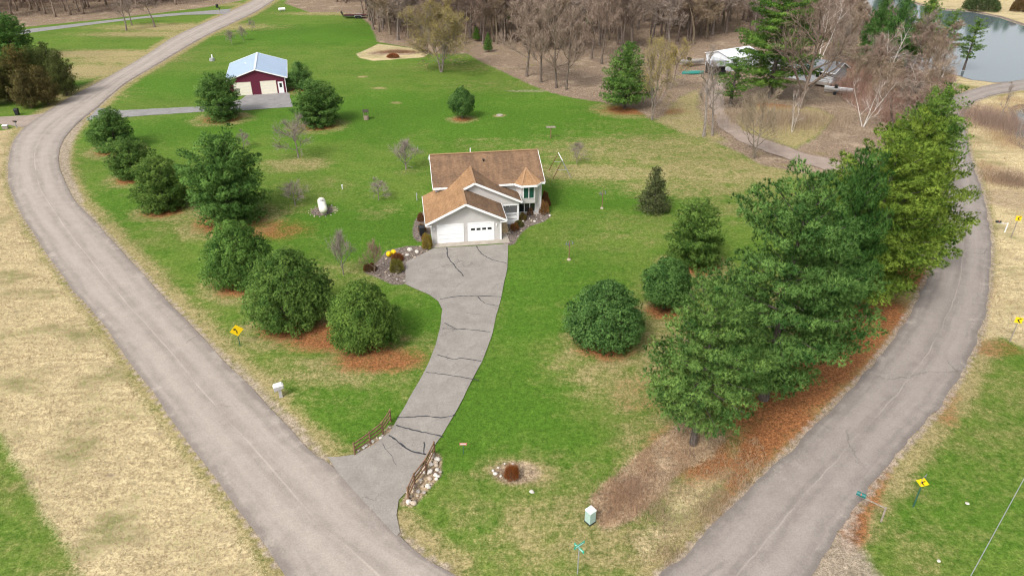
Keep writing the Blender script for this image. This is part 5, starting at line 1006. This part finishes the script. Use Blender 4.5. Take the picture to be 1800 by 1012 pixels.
# signs
def post_sign(u, v, rz, H, lab, size, arrow, postm, name='warning_sign', diamond=True, lean=0):
    t = thing(name, lab, 'sign', G(u, v), rz); t.rotation_euler = (0, lean, rz)
    MB().box(-.035, .035, -.03, .03, -.1, H).build('post', postm, t)
    s = size/2*math.sqrt(2) if diamond else size/2
    pl = [(0, -.045, H-2*s+.05), (s, -.045, H-s+.05), (0, -.045, H+.05), (-s, -.045, H-s+.05)] if diamond else [(-s, -.045, H-2*s), (s, -.045, H-2*s), (s, -.045, H), (-s, -.045, H)]
    p = MB().prism(pl, (0, .012, 0)).build('sign_plate', YELLOW, t); cz = (H-s+.05) if diamond else H-s
    if arrow == 'chevron':
        w, h, k = s*.50, s*.78, s*.42
        if diamond: w, h, k = s*.30, s*.46, s*.26
        MB().add([(w*.6, -.06, cz+h), (-w*.9, -.06, cz), (w*.6, -.06, cz-h), (w*.6+k, -.06, cz-h), (-w*.9+k, -.06, cz), (w*.6+k, -.06, cz+h)], [(0, 1, 4, 5), (1, 2, 3, 4)]).build('chevron_mark', SBLACK, p)
    else:
        mb = MB(); mb.add([(-.05, -.06, cz-.26), (.03, -.06, cz-.26), (.03, -.06, cz-.02), (-.05, -.06, cz-.02)], [(0, 1, 2, 3)]); mb.add([(-.05, -.06, cz-.02), (.03, -.06, cz-.02), (-.1, -.06, cz+.16), (-.16, -.06, cz+.11)], [(0, 1, 2, 3)]); mb.add([(-.24, -.06, cz+.06), (-.02, -.06, cz+.20), (-.24, -.06, cz+.26)], [(0, 1, 2)])
        mb.build('arrow_mark', SBLACK, p)
    return t
t = post_sign(422, 607, rad(28), 2.1, 'yellow diamond curve sign on a dark green post beside the left road', .82, 'curve', GPOST)
post_sign(1605, 890, rad(-30), 2.5, 'nearest black and yellow chevron sign, tilted square with a second sign behind it', .54, 'chevron', GPOST, 'chevron_sign', True)
t = S.objects[-1] if False else None
c = G(1605, 890); t = thing('chevron_sign', 'grey back of a second sign mounted on the nearest chevron post, facing away', 'sign', (c[0]+.10, c[1]+.12, 0), rad(40))
MB().box(-.30, .30, .0, .015, 1.98, 2.58).build('sign_plate', STEEL, t); MB().box(-.03, .03, -.045, -.005, -.1, 2.5).build('post', GPOST, t); MB().add([(-.08, -.008, 2.0), (.1, -.008, 2.0), (.26, -.008, 2.5), (.10, -.008, 2.5)], [(0, 1, 2, 3)]).build('white_stripe', WHITE, t)
post_sign(1775, 600, rad(-24), 2.5, 'yellow chevron sign on a thin brown post at the dry grass edge, middle of three', .55, 'chevron', GREYWOOD, 'chevron_sign', False)
post_sign(1777, 418, rad(-12), 2.7, 'farthest yellow chevron sign, beside the white post mailbox', .58, 'chevron', GREYWOOD, 'chevron_sign', False)
c = G(815, 798); t = thing('address_sign', 'small faded red house number sign on a green post in the lawn', 'sign', c, 0); MB().box(-.02, .02, -.02, .02, -.1, 1.0).build('post', GPOST, t); p = MB().box(-.26, .26, -.035, -.021, .88, 1.08).build('sign_plate', REDSIGN, t); MB().box(-.20, .20, -.04, -.0355, .92, 1.04).build('number_strip', simple('faded_white', (.72, .50, .48), .6, .05), p)
c = G(1015, 1008); t = thing('street_sign', 'green street name sign with two crossed blades at the road corner', 'sign', c, 0); MB().cyl(0, 0, -.1, 2.3, .035, 8).build('post', STEEL, t)
for k, (a, z) in enumerate([(rad(38), 2.42), (rad(-52), 2.18)]):
    o = MB().box(-.40, .40, -.012, .012, z-.1, z+.1).build('name_blade', TEAL, t); o.rotation_euler = (0, 0, a)
    q = MB().box(-.30, .30, -.017, -.0125, z-.03, z+.03).build('lettering', simple('white_letters', (.7, .8, .78), .5, .1), o)
def mailbox(u, v, rz, lab, boxm, postm, arm=0.0, H=1.05, w=.22, L=.5):
    t = thing('mailbox', lab, 'mailbox', G(u, v), rz); MB().box(-.05, .05, -.05, .05, -.1, H).build('post', postm, t)
    if arm: MB().bar((0, 0, H-.08), (arm, 0, H-.08), .06, .06).build('arm', postm, t)
    b = MB().prism([(arm-L/2, w*math.cos(a)*.5, H+max(0, math.sin(a))*w*.55+(w*.35 if math.sin(a) > -.1 else 0)) for a in [0, .5, 1.0, 1.57, 2.1, 2.6, 3.1416, 3.5, 5.9]], (L, 0, 0)).build('box', boxm, t)
    MB().box(arm-.03, arm+.03, w*.52, w*.56, H+.12, H+.30).build('flag', REDSIGN, t); return t
t = thing('mailbox', 'grey plastic mailbox on a matching thick post beside the left road', 'mailbox', G(494, 697), rad(25))
MB().taper(0, 0, -.1, .85, .13, .11, .10, .09).build('post', GREY, t); b = MB().prism([(-.42, -.19, .70), (.30, -.19, .85), (.30, -.19, 1.12), (-.42, -.19, 1.08)], (0, .38, 0)).build('box', GREY, t); MB().prism([(-.45, -.21, 1.085), (.33, -.21, 1.125), (.2, -.16, 1.22), (-.35, -.16, 1.19)], (0, .42, 0)).build('lid', simple('pale_grey_plastic', (.70, .69, .66), .5, .05), b)
mailbox(1549, 915, rad(140), 'dark green mailbox on a long arm from a wooden post beside the side road', MBGREEN, GREYWOOD, 1.5, 1.2, .26, .55)
mailbox(1766, 408, rad(172), 'black mailbox on a white arm and post left of the farthest chevron sign', BLACK, WHITE, 1.05, 1.15, .24, .55)
mailbox(30, 226, rad(160), 'black and white mailbox on the corner grass of the neighbour driveway', BLACK, STEEL, .0, 1.05, .28, .6)
mailbox(387, 24, rad(100), 'black mailbox on a post where the far driveway meets the road', BLACK, GREYWOOD, .0, 1.2, .32, .7)
def bin_(u, v, rz, lab, m):
    t = thing('trash_bin', lab, 'trash bin', G(u, v), rz); MB().taper(0, 0, .03, 1.0, .25, .27, .31, .36).build('body', m, t); MB().taper(0, 0, 1.0, 1.09, .33, .39, .28, .33).build('lid', m, t)
    for s in (-1, 1): MB().tube([(s*.24-.03, .27, .11), (s*.24+.03, .27, .11)], [.11, .11], 10).build('wheel', BLACK, t)
bin_(31, 202, .2, 'black wheeled trash bin in front of the brown cedars', BLACK); bin_(382, 14, 0, 'black wheeled trash bin beyond the far driveway mouth', BLACK); bin_(742, 413, .3, 'dark trash bin among the shrubs at the left garage wall', BLACK)
c = G(10, 226); t = thing('utility_box', 'low white topped box on the grass by the neighbour driveway', 'box', c, .3); MB().taper(0, 0, -.05, .5, .4, .3, .36, .26).build('base', GREYWOOD, t); MB().taper(0, 0, .5, .6, .44, .34, .36, .26).build('lid', WHITE, t)
c = G(1037, 916); t = thing('utility_pedestal', 'pale green utility pedestal at the edge of the dry weeds', 'utility box', c, rad(38)); MB().taper(0, 0, .06, 1.0, .24, .24, .24, .24).build('cabinet', PGREEN, t); MB().taper(0, 0, 1.0, 1.14, .27, .27, .20, .20).build('cap', simple('pale_enamel', (.72, .78, .76), .4, .05), t); MB().taper(0, 0, -.1, .06, .26, .26, .26, .26).build('base', BLACK, t)
# A-frame swing
c = G(984, 306); t = thing('swing_frame', 'grey metal swing frame seen end on beside the house', 'swing frame', c, rad(97)); Lw, Hh = 3.0, 2.5
for s in (-1, 1):
    for q in (-1, 1): MB().tube([(s*Lw/2+s*.15, q*1.25, -.05), (s*Lw/2, 0, Hh)], [.045, .04], 7).build('leg', [STEEL, RUST][q > 0], t)
    MB().tube([(s*(Lw/2+.08), -.65, Hh*.48), (s*(Lw/2+.08), .65, Hh*.48)], [.03, .03], 6).build('cross_bar', STEEL, t)
MB().tube([(-Lw/2-.1, 0, Hh), (Lw/2+.1, 0, Hh)], [.05, .05], 8).build('top_bar', WHITE, t)
# feeder posts and lawn ornaments
c = G(968, 243); t = thing('bird_feeder', 'wooden bird feeder table on a post behind the house', 'bird feeder', c, .1); MB().box(-.06, .06, -.06, .06, -.1, 1.7).build('post', WOOD, t); MB().box(-.7, .7, -.28, .28, 1.7, 1.76).box(-.7, .7, -.28, -.24, 1.76, 1.84).box(-.7, .7, .24, .28, 1.76, 1.84).build('tray', GREYWOOD, t)
for (u, v, H, lab) in [(1058, 366, 2.3, 'lawn spinner post with small grey vanes left of the small spruce'), (1000, 456, 2.2, 'brown garden pole with hanging feeders on the lawn right of the driveway')]:
    t = thing('garden_pole', lab, 'garden pole', G(u, v), .3); MB().cyl(0, 0, -.1, H, .05, 8).build('post', WOOD, t); MB().cyl(0, 0, -.05, .12, .22, 10, .16).build('foot_stone', ROCKM[0], t)
    MB().bar((-.4, 0, H-.05), (.4, 0, H-.05), .02, .02).bar((0, -.3, H-.3), (0, .3, H-.3), .02, .02).build('arm', IRON, t)
    for x, y, z in ((-.36, 0, H-.35), (.36, 0, H-.35), (0, .28, H-.6)): MB().tube([(x, y, z-.12), (x, y, z-.1), (x, y, z+.1), (x, y, z+.24)], [.02, .07, .07, .01], 8).build('hanging_feeder', IRON, t)
c = G(644, 210); t = thing('lawn_ornament', 'small wishing well ornament with dark gable roof on the back lawn', 'ornament', c, .2); MB().tube([(0, 0, -.05), (0, 0, .55)], [.42, .42], 12).build('well_ring', ROCKM[3], t); MB().box(-.38, -.30, -.05, .05, .5, 1.35).box(.30, .38, -.05, .05, .5, 1.35).build('post', GREYWOOD, t); MB().prism([(-.5, -.45, 1.3), (-.5, 0, 1.68), (-.5, .45, 1.3)], (1.0, 0, 0)).build('roof', simple('dark_roof_boards', (.05, .045, .03), .8, .2), t)
c = G(373, 107); t = thing('well_head', 'grey well casing with white cap left of the barn', 'well', c, 0); MB().cyl(0, 0, -.05, .55, .62, 14, .55).build('casing', STEEL, t); MB().cyl(.1, .1, .5, 1.3, .14, 10).build('pipe', WHITE, t)
c = G(602, 332); t = thing('lawn_marker', 'small white standpipe on the lawn left of the house', 'standpipe', c, 0); MB().cyl(0, 0, -.05, .45, .07, 8).build('pipe', WHITE, t); MB().cyl(0, 0, .45, .55, .11, 8).build('cap', WHITE, t)
c = G(496, 20); t = thing('propane_tank', 'small white tank far away beside the left road at the top', 'propane tank', c, .4); MB().tube([(-1.1, 0, .6), (-.9, 0, .6), (.9, 0, .6), (1.1, 0, .6)], [.1, .42, .42, .1], 12).build('tank', WHITE, t); MB().box(-.7, -.5, -.3, .3, -.05, .25).box(.5, .7, -.3, .3, -.05, .25).build('foot', CONC, t)
c = G(733, 352); t = thing('garden_lamp', 'short grey post light on the lawn left of the garage roof', 'lamp post', c, 0); MB().cyl(0, 0, -.05, .75, .05, 8).build('post', GREY, t); MB().cyl(0, 0, .75, .95, .11, 10, .08).build('head', STEEL, t)
for u, v, rz, l in [(684, 451, .3, 'left one of two bright yellow plastic saucers standing behind the shrubs'), (692, 448, -.2, 'right one of two bright yellow plastic saucers standing behind the shrubs')]:
    c = G(u, v); t = thing('yellow_saucer', l, 'plastic saucer', (c[0], c[1], .32), rz); o = MB().tube([(0, 0, -.06), (0, 0, -.03), (0, 0, .0), (0, 0, .05)], [.06, .22, .28, .31], 18).build('dish', YPLASTIC, t, True); o.rotation_euler = (rad(58), 0, 0)
# overhead cables with their poles outside the picture
p1 = np.array([-9.5, -8.1, 8.5]); p2 = np.array([56.0, 55.8, 8.5])
for k, dz in enumerate((0, .17)):
    pts = [tuple(p1+(p2-p1)*s+np.array([0, 0, dz-.35*4*s*(1-s)+.30])) for s in np.linspace(0, 1, 40)]
    o = MB().tube(pts, [.017]*40, 6).build('overhead_cable', STEEL, None); tag(o, ['lower of two grey overhead cables crossing the lower right corner', 'upper of two grey overhead cables crossing the lower right corner'][k], 'cable')
for p, l in ((p1, 'wooden utility pole behind the camera at the cable end'), (p2, 'wooden utility pole right of the picture at the cable end')):
    t = thing('utility_pole', l, 'utility pole', (p[0]-.2, p[1]+.2, 0), rad(45)); MB().cyl(0, 0, -.2, 9.8, .16, 10, .11).build('pole', GREYWOOD, t); MB().box(-.9, .9, -.06, .06, 8.55, 8.68).build('cross_arm', GREYWOOD, t)
